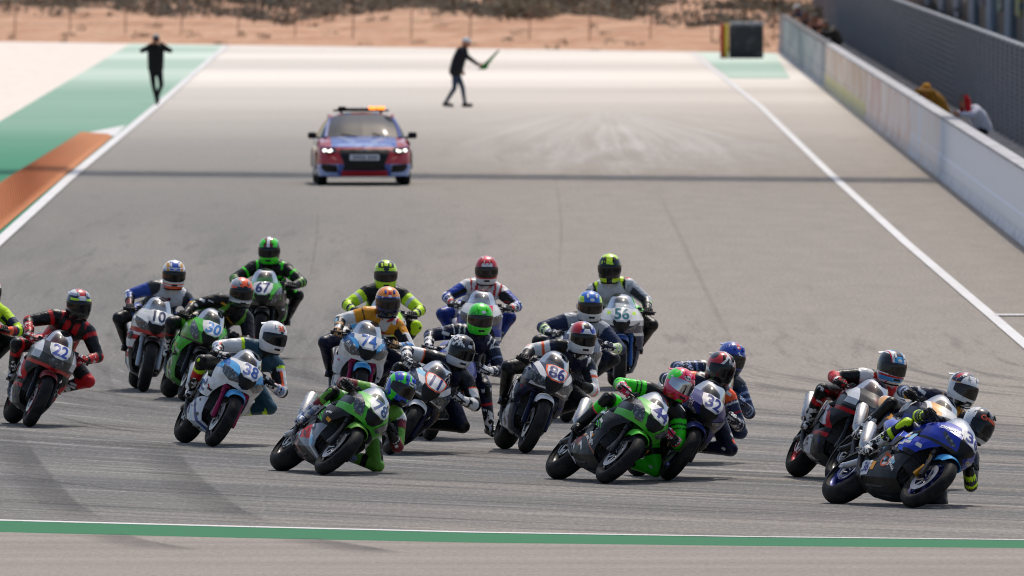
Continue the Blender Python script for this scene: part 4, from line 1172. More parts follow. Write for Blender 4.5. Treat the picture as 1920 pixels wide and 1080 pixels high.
def make_rider(o, root_label, M):
    """leathers, helmet, gloves and boots in the motorcycle's own space"""
    r = o['rider']
    root = obj('person', None); root.matrix_world = M
    tag(root, root_label, 'person', 'riders in leathers on the racing motorcycles')
    Mi = M.inverted(); zw = (Mi.to_3x3() @ Vector((0, 0, 1))).normalized()     # world up as the leaning rider sees it
    hx = r.get('hx', 0.16)
    yw = (M @ Vector((hx, 0, 1.2))).y
    H = Mi @ at(*r['head'], yw)
    hf = (Vector((1, 0, 0)) + Vector((0, math.tan(R(r.get('look', 8))), 0))).normalized()
    k = r.get('up', 0.55)
    hu = (Vector((0, 0, 1)) * (1 - k) + zw * k + Vector((r.get('nod', 0.12), 0, 0)) + Vector((0, r.get('tilt', 0.0), 0))).normalized()
    hl = hu.cross(hf).normalized(); hf = hl.cross(hu).normalized()
    neck = H - hu * 0.175 - hf * 0.075
    pel = Vector((-0.28, r.get('hip', 0.0), 0.92 + r.get('hipz', 0.0)))
    d = neck - pel; Lt = d.length
    lo, hi = 0.44, 0.56
    if Lt > hi: pel = neck - d.normalized() * hi; pel.z = min(pel.z, 1.0)
    if Lt < lo: pel = neck - d.normalized() * lo
    sp = (neck - pel).normalized()
    tw = r.get('twist', 0.0)
    lat = (Vector((tw, 1, 0)) - sp * Vector((tw, 1, 0)).dot(sp)).normalized(); ch = lat.cross(sp).normalized()
    if ch.x < 0: ch = -ch
    B = []; A = lambda *a: B.append(a)
    mid = pel + (neck - pel) * 0.52 - ch * 0.03
    for s in (1, -1):
        A('belly', pel + lat * 0.075 * s, mid + lat * 0.07 * s, 0.122, 0.114, lat * s)
        A('torso', mid + lat * 0.07 * s, neck - sp * 0.09 + lat * 0.085 * s + ch * 0.005, 0.114, 0.128, lat * s)
    A('neck', neck - sp * 0.06, H - hu * 0.09 - hf * 0.03, 0.085, 0.060, ch)
    A('hump', mid + sp * 0.10 - ch * 0.09, neck - ch * 0.075 - sp * 0.02, 0.055, 0.06, -ch)
    J = {}
    for s, sd in ((1, 'l'), (-1, 'r')):
        sh = neck - sp * 0.065 + lat * 0.195 * s + ch * 0.02
        if r.get('arm_' + sd) is not None: gr = Mi @ at(*r['arm_' + sd], yw)
        else: gr = Vector((GRIP[0], GRIP[1] * s, GRIP[2]))
        pole = Vector((-0.20, s * r.get('elbow', 0.9), -0.50 + r.get('elz', 0.0)))
        el = ik(sh, gr + Vector((-0.05, 0, 0.03)), 0.285, 0.255, pole)
        wr = gr + (el - gr).normalized() * 0.075
        A('clav', neck - sp * 0.05 + lat * 0.06 * s, sh, 0.092, 0.086, sp)
        A('uparm_' + sd, sh, el, 0.084, 0.064, pole.normalized()); A('forearm_' + sd, el, wr, 0.064, 0.045, pole.normalized())
        A('elbowpad_' + sd, el, el + (wr - el) * 0.12, 0.066, 0.060, pole.normalized())
        hp = pel + lat * 0.095 * s - sp * 0.02
        ank = Vector((-0.345, 0.225 * s, 0.475)); toe = Vector((-0.185, 0.262 * s, 0.44))
        if r.get('foot_' + sd) is not None:
            ank = Mi @ at(*r['foot_' + sd], yw + 0.25); toe = ank + (Mi.to_3x3() @ Vector((0.10, -0.16, -0.045)))
        inside = (s == 1)
        kp = r.get('knee_' + sd, (0.85, 0.75 * s, 0.1) if not inside else (0.9, 0.55 + 1.6 * min(1, o['lean'] / 40.0), 0.05))
        kn = ik(hp, ank, 0.42, 0.42, Vector(kp))
        kd = Vector(kp).normalized()
        A('thigh_' + sd, hp, kn, 0.106, 0.074, kd); A('shin_' + sd, kn, ank + (kn - ank).normalized() * 0.12, 0.072, 0.058, kd)
        A('kneepad_' + sd, kn + kd * 0.012, kn + (ank - kn) * 0.14 + kd * 0.012, 0.074, 0.066, kd)
        J[sd] = (sh, el, wr, gr, hp, kn, ank, toe, kd)
    bones = [(b[0], tuple(b[1]), tuple(b[2]), b[3], b[4], tuple(b[5])) for b in B]
    st = dict(r['suit'])
    # one rule for both sides
    for key in list(st):
        if key in ('uparm', 'forearm', 'thigh', 'shin', 'kneepad', 'elbowpad'):
            for sd in 'lr': st.setdefault(key + '_' + sd, st[key])
    st['_frame'] = (tuple(neck), tuple(ch), tuple(lat), tuple(sp))
    body(root, bones, st, rough=r.get('rough', 0.40))
    for s, sd in ((1, 'l'), (-1, 'r')):
        sh, el, wr, gr, hp, kn, ank, toe, kd = J[sd]
        g = glove_mesh(tuple(gr), s, wr, el); obj('glove', g.mesh('glove', sharp=60), paint('glove leather', r.get('glove', ['K'])[0], [(c_, ('n', 24.0, 0.53)) for c_ in r.get('glove', ['K'])[1:]], 0.5), root)
        g = boot_mesh(ank, toe, kn, s); obj('boot', g.mesh('boot', sharp=60), paint('boot leather', r.get('boot', ['K'])[0], [(c_, ('n', 15.0, 0.52)) for c_ in r.get('boot', ['K'])[1:]], 0.35), root)
        if sd == 'l' or True:
            g = G(); c_ = kn + kd * 0.062 + (ank - kn).normalized() * 0.05; ax = kd
            g.capsule(c_ - (ank - kn).normalized() * 0.035, c_ + (ank - kn).normalized() * 0.045, 0.034, 0.030, 10)
            obj('knee_slider', g.mesh('knee_slider'), flat(r.get('slider', 'K'), 0.5), root)
    # helmet in its own space: x forward, y left, z up
    Hm = Matrix((hf, hl, hu)).transposed().to_4x4() @ Matrix.Diagonal((1.06, 1.03, 1.19, 1)); Hm.translation = H
    h = r['helmet']
    he = obj('helmet', HELM['shell'], paint('helmet paint', h[0], h[1:], 0.16, 0.8, dirt=0.12), root, M=Hm)
    obj('visor', HELM['visor'], {'S': M_VISOR_S, 'Z': M_VISOR_B}.get(r.get('visor'), M_VISOR), he)
    obj('neck_roll', HELM['rim'], M_ROLL, he); obj('spoiler', HELM['spoiler'], flat(r.get('spoil', h[0]), 0.25, 0, 0.5), he)
    for k_ in ('chin_vent', 'vent1', 'vent-1'): obj('vent', HELM[k_], flat(r.get('ventc', h[0] if k_ != 'chin_vent' else 'X'), 0.4), he)
    for tx in r.get('htext', ()):
        s_, az, z, size, colr = tx[:5]
        p = Vector(helm_point(R(az), z)); N = Vector((p.x, p.y, p.z * 0.9 if z > 0.06 else 0)).normalized()
        U = Vector((-N.y, N.x, 0)).normalized(); V = N.cross(U)
        if s_ == 'o':
            v = [(size * math.cos(q * math.pi / 8), size * .62 * math.sin(q * math.pi / 8)) for q in range(16)]; f = [tuple(range(16))]; nm = 'badge'
        else: v, f = text_geo(s_, size, 0.03); nm = 'lettering'
        obj(nm, decal_mesh(nm, v, f, p, U, V, N, HELM['bvh'], 0.003 if s_ == 'o' else 0.006, 0.02), flat(colr, 0.3), he)
    return root

# ================================================================== THE FIELD
ALL = lambda c: [(c, 0, 1)]
BIKES = [
 dict(id='36', front=(1712, 953), yaw=29, lean=48, num='36', numcol='B', plate='W', lights='slit', gold=1,
      cowl=['#1531a6', ('W', ('ay', 0, .10), ('z', .86, 1.0)), ('K', ('z', .68, .735))], side=['#1531a6', ('K', ('z', .44, .535)), ('W', ('d', (1, 0, .6), .46, .475)), ('#2a55c8', ('d', (1, 0, .6), .52, .60))],
      low=['X', ('K', ('z', .1, .26))], fender='L', tank='#1531a6', rim='#121f66', fork='X', arm='S',
      texts=[('YAMAHA', 'cowl', 'r', (.66, -.20, .90), .06, 'W', 12), ('#p', 'low', 'r', (-.19, -.2, .275), (.085, .068), 'W'), ('36', 'low', 'r', (-.19, -.2, .275), .125, 'B'),
             ('#p', 'low', 'r', (-.06, -.2, .29), (.035, .040), 'U'), ('#ring', 'low', 'r', (.12, -.25, .345), (.075, .065), '#c45a34'), ('YAMAHA', 'side', 'r', (.10, -.2, .53), .045, 'W', -8),
             ('#p', 'side', 'r', (.30, -.25, .66), (.035, .045), 'C'), ('#p', 'side', 'r', (.20, -.25, .68), (.025, .045), 'Q'), ('YAMAHA', 'low', 'r', (.24, -.2, .31), .04, 'W', -35)],
      label='deep blue motorcycle 36 with light blue fender leant far over leading the pack',
      rlabel='rider in black and fluorescent yellow leathers and black white helmet with orange lettering',
      rider=dict(head=(1834, 796), hip=.20, look=20, up=.42, glove=['X', 'E'], boot=['W', 'K'], slider='Y', visor='K',
                 helmet=['K', ('W', ('d', (-.9, -.6, 0), .045, .3)), ('Q', ('z', -.14, -.10)), ('E', ('s', 30, .56), ('z', .05, .14))], htext=[('Cresto', -14, .062, .055, 'O')],
                 suit=dict(base='K', torso=ALL('N'), belly=ALL('K'), clav=ALL('E'), uparm=[('N', 0, 1), ('E', .55, .95)], forearm=[('Y', 0, .75), ('E', .2, .45)], thigh=[('X', 0, 1), ('N', 0, .4), ('E', .45, .8, .0)],
                           kneepad=[('K', 0, 1), ('Y', 0, 1, .72)], shin=[('K', 0, 1), ('Y', .45, .58), ('Y', .75, .85)], logos=[('W', 6), ('Y', 5)]))),
 dict(id='gold', front=(1690, 922), yaw=24, lean=39, num='', lights='wide',
      cowl=['W', ('U', ('ay', .10, .17)), ('N', ('ay', .2, .3)), ('B', ('z', .68, .77))], side=['N', ('U', ('d', (1, 0, .6), .52, .60))], low=['N'], fender='N', tank='W', rim='K', smoke=1,
      label='navy and gold motorcycle with steel silencer, half hidden behind the deep blue one',
      rlabel='rider in navy and gold leathers and white helmet with gold edged crest',
      rider=dict(head=(1805, 729), hip=.18, look=16, up=.5, glove=['K', 'X'], boot=['K', 'W'], visor='Z',
                 helmet=['W', ('N', ('d', (0, -.5, 1), .10, .16), ('x', -.06, .07)), ('U', ('d', (0, -.5, 1), .093, .10), ('x', -.07, .08)), ('R', ('d', (0, -.5, 1), .125, .15), ('x', -.02, .03)), ('K', ('z', -.14, -.095)), ('Q', ('s', 26, .58))], htext=[],
                 suit=dict(base='N', torso=[('N', 0, 1)], patch=[('U', -.16, .1, .0, .10), ('U', -.5, -.22, 0, .08)], clav=[('N', 0, 1), ('U', 0, .45)], uparm=[('N', 0, 1)], forearm=[('V', .3, .9), ('U', .85, 1)], thigh=ALL('N'), kneepad=ALL('K'), shin=ALL('K'), logos=[('W', 8), ('R', 3)]))),
 dict(id='mv', front=(1570, 903), yaw=15, lean=30, num='', lights='diamond', smoke=1,
      cowl=['X', ('Q', ('ay', .165, .24), ('z', .80, 1.0)), ('R', ('z', .70, .745)), ('M', ('ay', .0, .05), ('z', .90, .97))], side=['Q', ('R', ('d', (1, 0, .55), .62, .70)), ('X', ('d', (1, 0, .55), .70, 1.2)), ('R', ('z', .44, .505)), ('#8a9098', ('d', (1, 0, .55), .46, .54)), ('X', ('d', (1, 0, .55), .36, .38))],
      low=['Q', ('X', ('x', .05, .5)), ('R', ('z', .36, .40)), ('W', ('x', -.30, -.12), ('z', .2, .36))], fender='M', tank='R', rim='#8e1622', fork='X',
      texts=[('3', 'low', 'r', (-.19, -.2, .28), .12, 'B')],
      label='silver and dark red motorcycle with red wheels beside the navy and gold one',
      rlabel='rider in red, black and white leathers with white, sky blue and red helmet',
      rider=dict(head=(1672, 687), hip=.10, look=14, up=.6, glove=['K', 'W', 'R'], boot=['X', 'W'], visor='Z',
                 helmet=['W', ('L', ('ay', 0, .05), ('z', .045, .13)), ('N', ('ay', 0, .035), ('z', .095, .14)), ('R', ('ay', .07, .08)), ('K', ('ay', .08, .13), ('z', -.05, .1)), ('L', ('z', -.11, -.075), ('x', 0, .2)), ('R', ('z', -.075, -.06), ('x', 0, .2))], htext=[('o', 0, .066, .022, 'W')],
                 suit=dict(base='K', torso=[('K', 0, 1)], patch=[('R', -.13, .1, .03, .13), ('W', -.3, -.26, 0, .2)], clav=[('R', 0, .5), ('W', .5, 1)], uparm=[('K', 0, 1), ('W', 0, .18), ('E', .3, .5, .2)], forearm=[('R', 0, .8), ('W', .75, 1)], elbowpad=ALL('R'), thigh=[('K', 0, 1), ('R', .0, .3)], kneepad=ALL('K'), shin=[('R', 0, .5), ('K', .5, 1)], logos=[('W', 12), ('R', 5)]))),
 dict(id='44', front=(1135, 907), yaw=19, lean=43, num='44', numcol='B', plate='W', lights='slant',
      cowl=['#48b428', ('K', ('ay', .20, .3), ('z', .78, 1.1))], side=['K', ('#8c949a', ('z', .745, .85)), ('#4c5258', ('d', (1, 0, .9), .40, .60)), ('F', ('d', (1, 0, .9), .64, .67)), ('F', ('d', (1, 0, .9), .71, .725)), ('F', ('d', (1, 0, .9), .76, .768)), ('Q', ('d', (1, 0, -.5), -.14, -.12), ('x', .18, .36))],
      low=['X', ('M', ('d', (1, 0, 0), -.34, -.02), ('z', .28, .42)), ('Q', ('x', -.34, -.24), ('z', .18, .29)), ('#a0603a', ('d', (.45, 0, 1), .385, .398))], fender='G', tank='G', rim='K', arm='E',
      texts=[('Kawasaki', 'low', 'r', (.20, -.2, .385), .062, 'W', -52), ('44', 'low', 'r', (-.265, -.2, .26), .07, 'N'), ('SCS', 'low', 'r', (.29, -.2, .31), .04, 'W', -52)],
      label='bright green and black motorcycle 44 with green fender beside the dark blue 32',
      rlabel='rider in bright green and black leathers with pink helmet and pink gloves',
      rider=dict(head=(1274, 720), hip=.17, look=14, up=.42, glove=['P', 'K', 'W'], boot=['K', '#4a1c48', 'K'], slider='K', visor='S',
                 helmet=['P', ('F', ('d', (0, -1, .3), .100, .2), ('z', .0, .10), ('x', -.05, .09)), ('F', ('d', (0, -1, .0), .06, .2), ('x', -.2, -.06)), ('K', ('d', (0, -1, .3), .093, .100), ('z', .0, .10), ('x', -.05, .09)), ('R', ('z', -.14, -.07)), ('P', ('z', -.14, -.07), ('n', 22, .5)), ('F', ('z', -.135, -.11), ('ay', 0, .03)), ('W', ('s', 24, .62), ('z', .03, .14))], htext=[('o', -10, .07, .036, 'W'), ('Arai', -10, .07, .03, 'K')],
                 suit=dict(base='K', torso=[('K', 0, 1)], patch=[('F', -.5, -.1, .06, .14), ('U', -.12, -.09, .0, .05)], clav=ALL('K'), uparm=[('F', .15, .95), ('K', .3, .36), ('K', .45, .5)], forearm=[('F', 0, .55, -.4), ('K', .15, .22), ('E', .6, 1)], elbowpad=ALL('F'), thigh=[('F', .2, .95), ('K', .3, .75, .35)], kneepad=ALL('K'), shin=[('F', 0, .5), ('P', .5, .56), ('K', .56, 1)], shin_l=[('F', 0, 1)], kneepad_l=ALL('F'), thigh_l=[('F', .3, 1), ('K', .55, .7)], logos=[('W', 8), ('E', 4)]))),
 dict(id='32', front=(1253, 901), yaw=12, lean=33, num='32', numcol='B', plate='W', lights='slit', gold=1,
      cowl=['#101d6c', ('W', ('ay', .0, .085), ('z', .85, 1.0)), ('K', ('z', .68, .76))], side=['#101d6c', ('K', ('z', .44, .58))], low=['K'], fender='#16286e', tank='#101d6c', rim='#121f66',
      texts=[('YAMAHA', 'cowl', 'r', (.60, -.2, .88), .065, 'W', -18)],
      label='dark blue and white motorcycle 32 between the bright green one and a navy rider',
      rlabel='rider in navy, orange and white leathers with black helmet marked red and white',
      rider=dict(head=(1351, 690), hip=.13, look=14, up=.5, glove=['W', 'N', 'E'], boot=['K', 'W'], visor='K',
                 helmet=['K', ('W', ('d', (0, -1, .9), .085, .11)), ('R', ('d', (0, -1, .9), .11, .17)), ('W', ('d', (0, 1, .9), .10, .12)), ('R', ('d', (0, 1, .9), .12, .135)), ('E', ('s', 30, .58), ('z', -.14, -.05))], htext=[('KYT', 22, .07, .045, 'W')],
                 suit=dict(base='N', torso=ALL('N'), patch=[('K', -.25, -.18, 0, .2)], clav=[('N', 0, 1), ('O', .75, 1)], uparm=[('D', 0, 1), ('O', .0, .16), ('W', .20, .26), ('R', .55, .60)], forearm=[('D', 0, 1), ('W', .15, .22), ('Q', .5, .7)], thigh=ALL('N'), kneepad=[('W', .0, 1, .5), ('N', 0, .2)], shin=ALL('N'), logos=[('W', 14), ('O', 4), ('U', 3)]))),
 dict(id='navy', front=(1276, 872), yaw=12, lean=31, num='', lights='wide', smoke=1,
      cowl=['N', ('V', ('ay', .1, .15))], side=['N'], low=['K'], fender='N', tank='N', rim='K',
      label='navy motorcycle almost wholly hidden behind the dark blue and white 32',
      rlabel='rider in navy and silver striped leathers with glossy blue helmet behind the 32',
      rider=dict(head=(1371, 671), hip=.14, look=14, up=.45, glove=['V', 'N'], boot=['K'], visor='Z',
                 helmet=['#143a9c', ('R', ('ay', 0, .02), ('z', .09, .13), ('x', 0, .1)), ('W', ('s', 26, .60), ('z', .03, .14)), ('N', ('z', -.14, -.07))], htext=[],
                 suit=dict(base='N', torso=ALL('D'), patch=[('U', -.16, -.12, .02, .1)], clav=[('E', 0, 1)], uparm=[('D', 0, 1), ('V', .3, .38), ('V', .55, .62), ('Q', .0, .1)], forearm=[('D', 0, 1), ('V', .2, .3), ('K', .4, .5)], thigh=ALL('N'), kneepad=ALL('D'), shin=ALL('N'), logos=[('W', 10)]))),
 dict(id='78', front=(607, 891), yaw=18, lean=45, num='78', numcol='#17477a', plate='W', lights='slant',
      cowl=['#48b428', ('K', ('ay', .205, .3), ('z', .78, 1.1))], side=['K', ('G', ('z', .735, .85)), ('#5c646c', ('d', (1, 0, .9), .40, .60)), ('J', ('d', (1, 0, .9), .66, .69)), ('F', ('d', (1, 0, .9), .72, .735)), ('F', ('d', (1, 0, .9), .76, .768)), ('Q', ('d', (1, 0, -.5), -.16, -.14), ('x', .18, .36))],
      low=['#7c848e', ('R', ('d', (1, 0, .8), .16, .46), ('z', .26, .6)), ('X', ('d', (.25, 0, 1), .0, .235)), ('#a8706a', ('d', (1, 0, .8), .02, .10)), ('Q', ('d', (1, 0, .8), .46, .50))], fender='J', tank='G', rim='K', arm='S',
      texts=[('78', 'low', 'r', (-.27, -.2, .26), .075, 'K'), ('#p', 'low', 'r', (-.1, -.2, .30), (.035, .02), 'C', -20), ('#p', 'low', 'r', (.30, -.2, .26), (.05, .02), 'C', -52)],
      label='green and black motorcycle 78 with dark red belly panel and green fender leant low',
      rlabel='rider in dull green and dark red leathers with blue and green striped helmet',
      rider=dict(head=(751, 727), hip=.18, look=16, up=.42, glove=['K', 'E'], boot=['V', 'K', 'W'], slider='J', visor='Z',
                 helmet=['#1b3fae', ('F', ('d', (.25, 1, .0), .018, .038), ('z', .035, .14)), ('F', ('d', (.25, 1, 0), .07, .082), ('z', .02, .14)), ('F', ('d', (.25, 1, 0), -.05, -.02), ('z', .02, .14)), ('F', ('d', (.4, 1, .5), -.12, -.08), ('z', -.09, .09)), ('F', ('n', 14, .62)), ('K', ('z', -.14, -.10)), ('F', ('z', -.12, -.05), ('y', -.11, -.085))], htext=[('o', 6, .066, .034, 'W'), ('Arai', 6, .066, .028, 'N')],
                 suit=dict(base='K', torso=[('K', 0, 1)], patch=[('J', -.12, .1, .05, .2), ('U', -.15, -.11, .02, .1)], clav=[('J', 0, .8), ('W', .8, 1)], uparm=[('J', 0, .55), ('M', .55, 1)], forearm=[('M', 0, .8), ('K', .1, .2)], elbowpad=ALL('M'), thigh=[('J', 0, 1), ('K', .45, .98, .45)], kneepad=ALL('K'), kneepad_l=[('J', 0, 1)], shin=[('J', 0, .42), ('M', .42, .8)], shin_l=[('J', 0, 1), ('K', .3, .5)], uparm_l=[('M', 0, .4), ('J', .4, 1)], forearm_l=[('M', 0, .5), ('W', .5, .6)], logos=[('W', 9), ('M', 3)]))),
 dict(id='38', front=(399, 838), yaw=13, lean=29, num='38', numcol='#17479a', plate='W', lights='wide',
      cowl=['W', ('L', ('da', (.4, 1, 0), .40, .46), ('z', .84, 1.0)), ('#2b5fa6', ('ay', .19, .23), ('z', .9, 1.0)), ('L', ('ay', .08, .22), ('z', .80, .87))], side=['W', ('L', ('d', (1, 0, .2), .26, .30), ('z', .5, .66)), ('L', ('d', (1, 0, .2), .19, .23), ('z', .5, .66)), ('L', ('d', (1, 0, .2), .33, .37), ('z', .52, .68)), ('C', ('n', 6, .6))],
      low=['Q', ('#21448c', ('d', (1, 0, 1), .42, .52)), ('C', ('n', 5, .58)), ('W', ('x', -.34, -.05), ('z', .15, .38))], fender='L', tank='W', rim='K', fork='#8c1f48', smoke=1,
      texts=[('38', 'low', 'r', (-.15, -.2, .29), .11, '#2b4f9a'), ('HPI', 'side', 'r', (.17, -.2, .60), .10, '#2b6fb6', 0)],
      label='white and sky blue motorcycle 38 with blue fender and crimson forks',
      rlabel='rider in white and teal leathers with fluorescent yellow shoulders and plain white helmet',
      rider=dict(head=(512, 631), hip=.10, look=16, up=.55, glove=['K', 'W'], boot=['W', 'K'], slider='Y', visor='K',
                 helmet=['W', ('Q', ('s', 22, .62))], htext=[('30', 8, .085, .075, 'O'), ('o', 8, .056, .018, 'E')],
                 suit=dict(base='K', torso=[('T', 0, 1)], patch=[('K', -.5, -.2, .0, .2), ('O', -.13, -.05, .02, .045)], clav=[('T', 0, 1)], uparm=[('W', 0, 1), ('Y', .0, .2), ('K', .3, 1, -9, -.5), ('O', .3, 1, -.5, -.3)], forearm=[('W', 0, 1), ('V', .2, .8), ('K', 0, .9, -9, -.5), ('O', 0, .9, -.5, -.3)], thigh=[('K', 0, 1)], kneepad=[('K', 0, 1)], kneepad_l=[('T', 0, .4), ('Y', .4, 1)], thigh_l=[('W', 0, .4), ('T', .5, 1)], shin=[('K', 0, .18), ('Y', .18, .38), ('R', .38, .8)], shin_l=[('T', 0, .6), ('Y', .6, 1)], logos=[('Y', 3), ('E', 5)]))),
 dict(id='86', front=(986, 850), yaw=9, lean=23, num='86', numcol='#2a2870', plate='W', rimcol='O', lights='wide', trim='X', smoke=1,
      cowl=['D', ('W', ('da', (0, 1, -.7), -.53, -.455)), ('W', ('ay', .06, .20), ('z', .735, .77)), ('K', ('z', .69, .735)), ('Q', ('ay', .225, .3), ('z', .9, 1))], side=['W', ('N', ('d', (1, 0, .6), .66, 1.3)), ('N', ('d', (1, 0, .6), .56, .60)), ('N', ('z', .44, .515))],
      low=['Q', ('N', ('x', .20, .5)), ('E', ('d', (1, 0, .8), .18, .22))], fender='W', tank='W', rim='K', fork='N',
      texts=[('7', 'side', 'r', (.05, -.2, .60), .17, 'N')],
      label='navy and white motorcycle 86 with orange bordered number plate',
      rlabel='rider in white and navy leathers with red, white and blue helmet on the 86',
      rider=dict(head=(1092, 632), hip=.06, look=10, up=.7, glove=['K', 'X'], boot=['K', 'X'], visor='K',
                 helmet=['W', ('R', ('d', (0, -1, .6), .095, .16), ('z', .03, .14)), ('#2038a8', ('da', (0, 1, .6), .075, .095), ('z', .05, .14)), ('K', ('ay', 0, .03), ('z', .085, .125), ('x', .04, .2)), ('#2038a8', ('y', .05, .11), ('z', .05, .14)), ('Q', ('z', -.14, -.09))], htext=[],
                 suit=dict(base='K', torso=[('N', 0, 1)], patch=[('U', -.20, -.16, .05, .14, 's')], clav=[('W', 0, 1), ('K', .6, 1)], uparm=[('W', 0, 1), ('O', .5, .6), ('N', .0, .3)], forearm=[('W', 0, .4), ('O', .05, .12), ('K', .4, 1)], elbowpad=ALL('W'), thigh=ALL('K'), kneepad=ALL('X'), shin=ALL('K'), logos=[('W', 6), ('E', 8)]))),
 dict(id='skyblue', front=(1062, 792), yaw=6, lean=13, num='', lights='wide',
      cowl=['W', ('D', ('ay', .12, .2))], side=['W', ('Y', ('n', 4, .6))], low=['D'], fender='D', tank='W', rim='K',
      label='white motorcycle almost wholly hidden behind the navy and white 86',
      rlabel='rider in slate blue leathers with pale green cuffs and sky blue helmet',
      rider=dict(head=(1106, 573), hip=.03, look=4, up=.8, glove=['D', 'W'], boot=['K', 'E'], visor='Z', elbow=1.1,
                 helmet=['W', ('#2a6cc4', ('z', .035, .14), ('x', -.06, .2)), ('Y', ('ay', .08, .12), ('z', .04, .09)), ('R', ('z', -.04, .035), ('y', -.13, -.1)), ('Q', ('z', -.14, -.07))], htext=[('o', 0, .066, .024, 'W')],
                 suit=dict(base='D', torso=[('E', 0, 1)], patch=[('Q', -.5, -.05, .0, .05), ('S', -.5, .1, .05, .13)], clav=[('S', 0, 1)], uparm=[('D', 0, 1), ('W', .0, .06)], forearm=[('D', 0, .3), ('#b8d890', .3, .85), ('W', .85, 1)], thigh=ALL('D'), kneepad=ALL('X'), shin=ALL('E'), logos=[('W', 9)]))),
 dict(id='56', front=(1161, 732), yaw=1, lean=2, num='56', numcol='#146a78', plate='W', lights='slit',
      cowl=['W', ('D', ('z', .68, .80)), ('Y', ('ay', .12, .16), ('z', .93, .97))], side=['D', ('J', ('d', (1, 0, .3), .34, .40)), ('W', ('z', .66, .8))], low=['Q', ('D', ('x', .2, .5))], fender='#2a4f86', tank='W', rim='K', fork='#2a4f86',
      label='white and blue motorcycle 56 with blue fender standing upright',
      rlabel='rider sitting tall in white and grey leathers with black and fluorescent yellow helmet',
      rider=dict(head=(1143, 502), hip=-.02, look=-2, up=.9, glove=['K'], boot=['K'], visor='K', hx=.08,
                 helmet=['K', ('Y', ('z', .105, .14)), ('Y', ('z', .05, .10), ('ay', .0, .035)), ('Y', ('n', 16, .6), ('z', .0, .14)), ('Y', ('z', -.14, -.085)), ('K', ('z', -.14, -.07), ('ay', 0, .03))], htext=[],
                 suit=dict(base='Q', torso=[('Q', 0, 1)], patch=[('F', -.5, -.30, .1, .2), ('E', -.5, -.3, 0, .1)], clav=[('K', .3, .9), ('Y', .45, .7)], uparm=[('S', 0, 1), ('E', .3, 1, -9, -.4), ('K', .0, .1)], forearm=[('S', 0, .6), ('#b8d890', .3, .55, 0), ('K', .75, 1)], thigh=[('Q', 0, .4), ('F', .3, .6), ('K', .6, 1)], kneepad=ALL('K'), shin=ALL('K'), logos=[('R', 4), ('E', 6)]))),
 dict(id='11', front=(732, 853), yaw=6, lean=35, num='11', numcol='#2a2870', plate='W', rimcol='O', lights='wide', smoke=1,
      cowl=['D', ('W', ('da', (0, 1, -.7), -.53, -.455)), ('W', ('ay', .06, .20), ('z', .735, .77)), ('K', ('z', .69, .735)), ('C', ('y', -.2, -.13), ('z', .93, .98))], side=['N', ('W', ('d', (1, 0, -.5), -.24, -.16))], low=['N', ('Q', ('n', 5, .58))], fender='W', tank='N', rim='K', fork='N',
      label='navy and white motorcycle 11 with orange bordered number plate, behind the blue and green helmet',
      rlabel='rider in black and white leathers with black helmet chequered white and silver chin',
      rider=dict(head=(864, 657), hip=.12, look=18, up=.5, glove=['W', 'K', 'E'], boot=['K'], visor='K', elz=.3,
                 helmet=['K', ('W', ('s', 34, .50), ('y', -.13, -.03), ('z', .03, .12)), ('Q', ('z', -.14, -.055)), ('Q', ('x', -.2, .0), ('z', -.1, .05)), ('N', ('ay', 0, .02), ('z', .09, .14))], htext=[('o', 12, .064, .024, 'Q')],
                 suit=dict(base='K', torso=[('N', 0, 1)], clav=[('K', 0, 1)], uparm=[('K', 0, 1), ('O', .4, .45), ('W', .45, .8)], forearm=[('W', 0, .5), ('K', .2, .4), ('K', .7, 1)], thigh=[('N', 0, 1)], kneepad=ALL('K'), shin=ALL('K'), forearm_l=[('W', 0, 1), ('K', .5, .7)], logos=[('W', 8), ('E', 5)]))),
 dict(id='greenhelmet', front=(806, 826), yaw=5, lean=22, num='', lights='slit', gold=1,
      cowl=['#182a86', ('W', ('ay', .0, .10), ('z', .85, 1.0))], side=['#182a86', ('W', ('d', (1, 0, .6), .62, .66))], low=['K'], fender='N', tank='#182a86', rim='K',
      texts=[('YAMAHA', 'cowl', 'l', (.60, .2, .80), .055, 'W', 0)],
      label='blue motorcycle largely hidden behind the navy and white 11, rider leg dangling beside it',
      rlabel='rider in navy leathers and vivid green helmet with one leg hanging down to the track',
      rider=dict(head=(900, 597), hip=.09, look=6, up=.75, glove=['W', 'N'], boot=['K', 'R', 'W'], visor='Z', foot_l=(918, 800), knee_l=(1, .2, .2), elbow=1.1,
                 helmet=['F', ('#1f9a14', ('n', 14, .6)), ('U', ('s', 20, .66)), ('F', ('z', -.14, -.06))], htext=[('o', 4, .07, .024, 'W')],
                 suit=dict(base='N', torso=ALL('N'), patch=[('W', -.17, -.13, .03, .1)], clav=[('N', 0, 1), ('W', .5, .6), ('W', .85, .95)], uparm=[('N', 0, 1), ('W', .12, .16), ('V', .5, .54)], forearm=[('N', 0, 1), ('V', .2, .25), ('W', .8, 1)], thigh=ALL('N'), kneepad=[('N', 0, 1), ('Q', .2, .8, .5)], shin=[('N', 0, 1), ('R', .55, .62)], logos=[('W', 10)]))),
 dict(id='redwhite', front=(893, 722), yaw=3, lean=5, num='', lights='wide',
      cowl=['W', ('R', ('d', (0, -1, .4), .36, .45)), ('#1e3f9e', ('z', .70, .86)), ('P', ('y', .05, .12), ('z', .9, 1))], side=['#1e3f9e', ('R', ('z', .70, .8)), ('W', ('z', .55, .6))], low=['#1e3f9e', ('W', ('n', 4, .55))], fender='R', tank='W', rim='K', trim='R',
      label='blue, white and red motorcycle behind the rider with vivid green helmet',
      rlabel='rider in white, blue and red leathers with red and white helmet sitting upright',
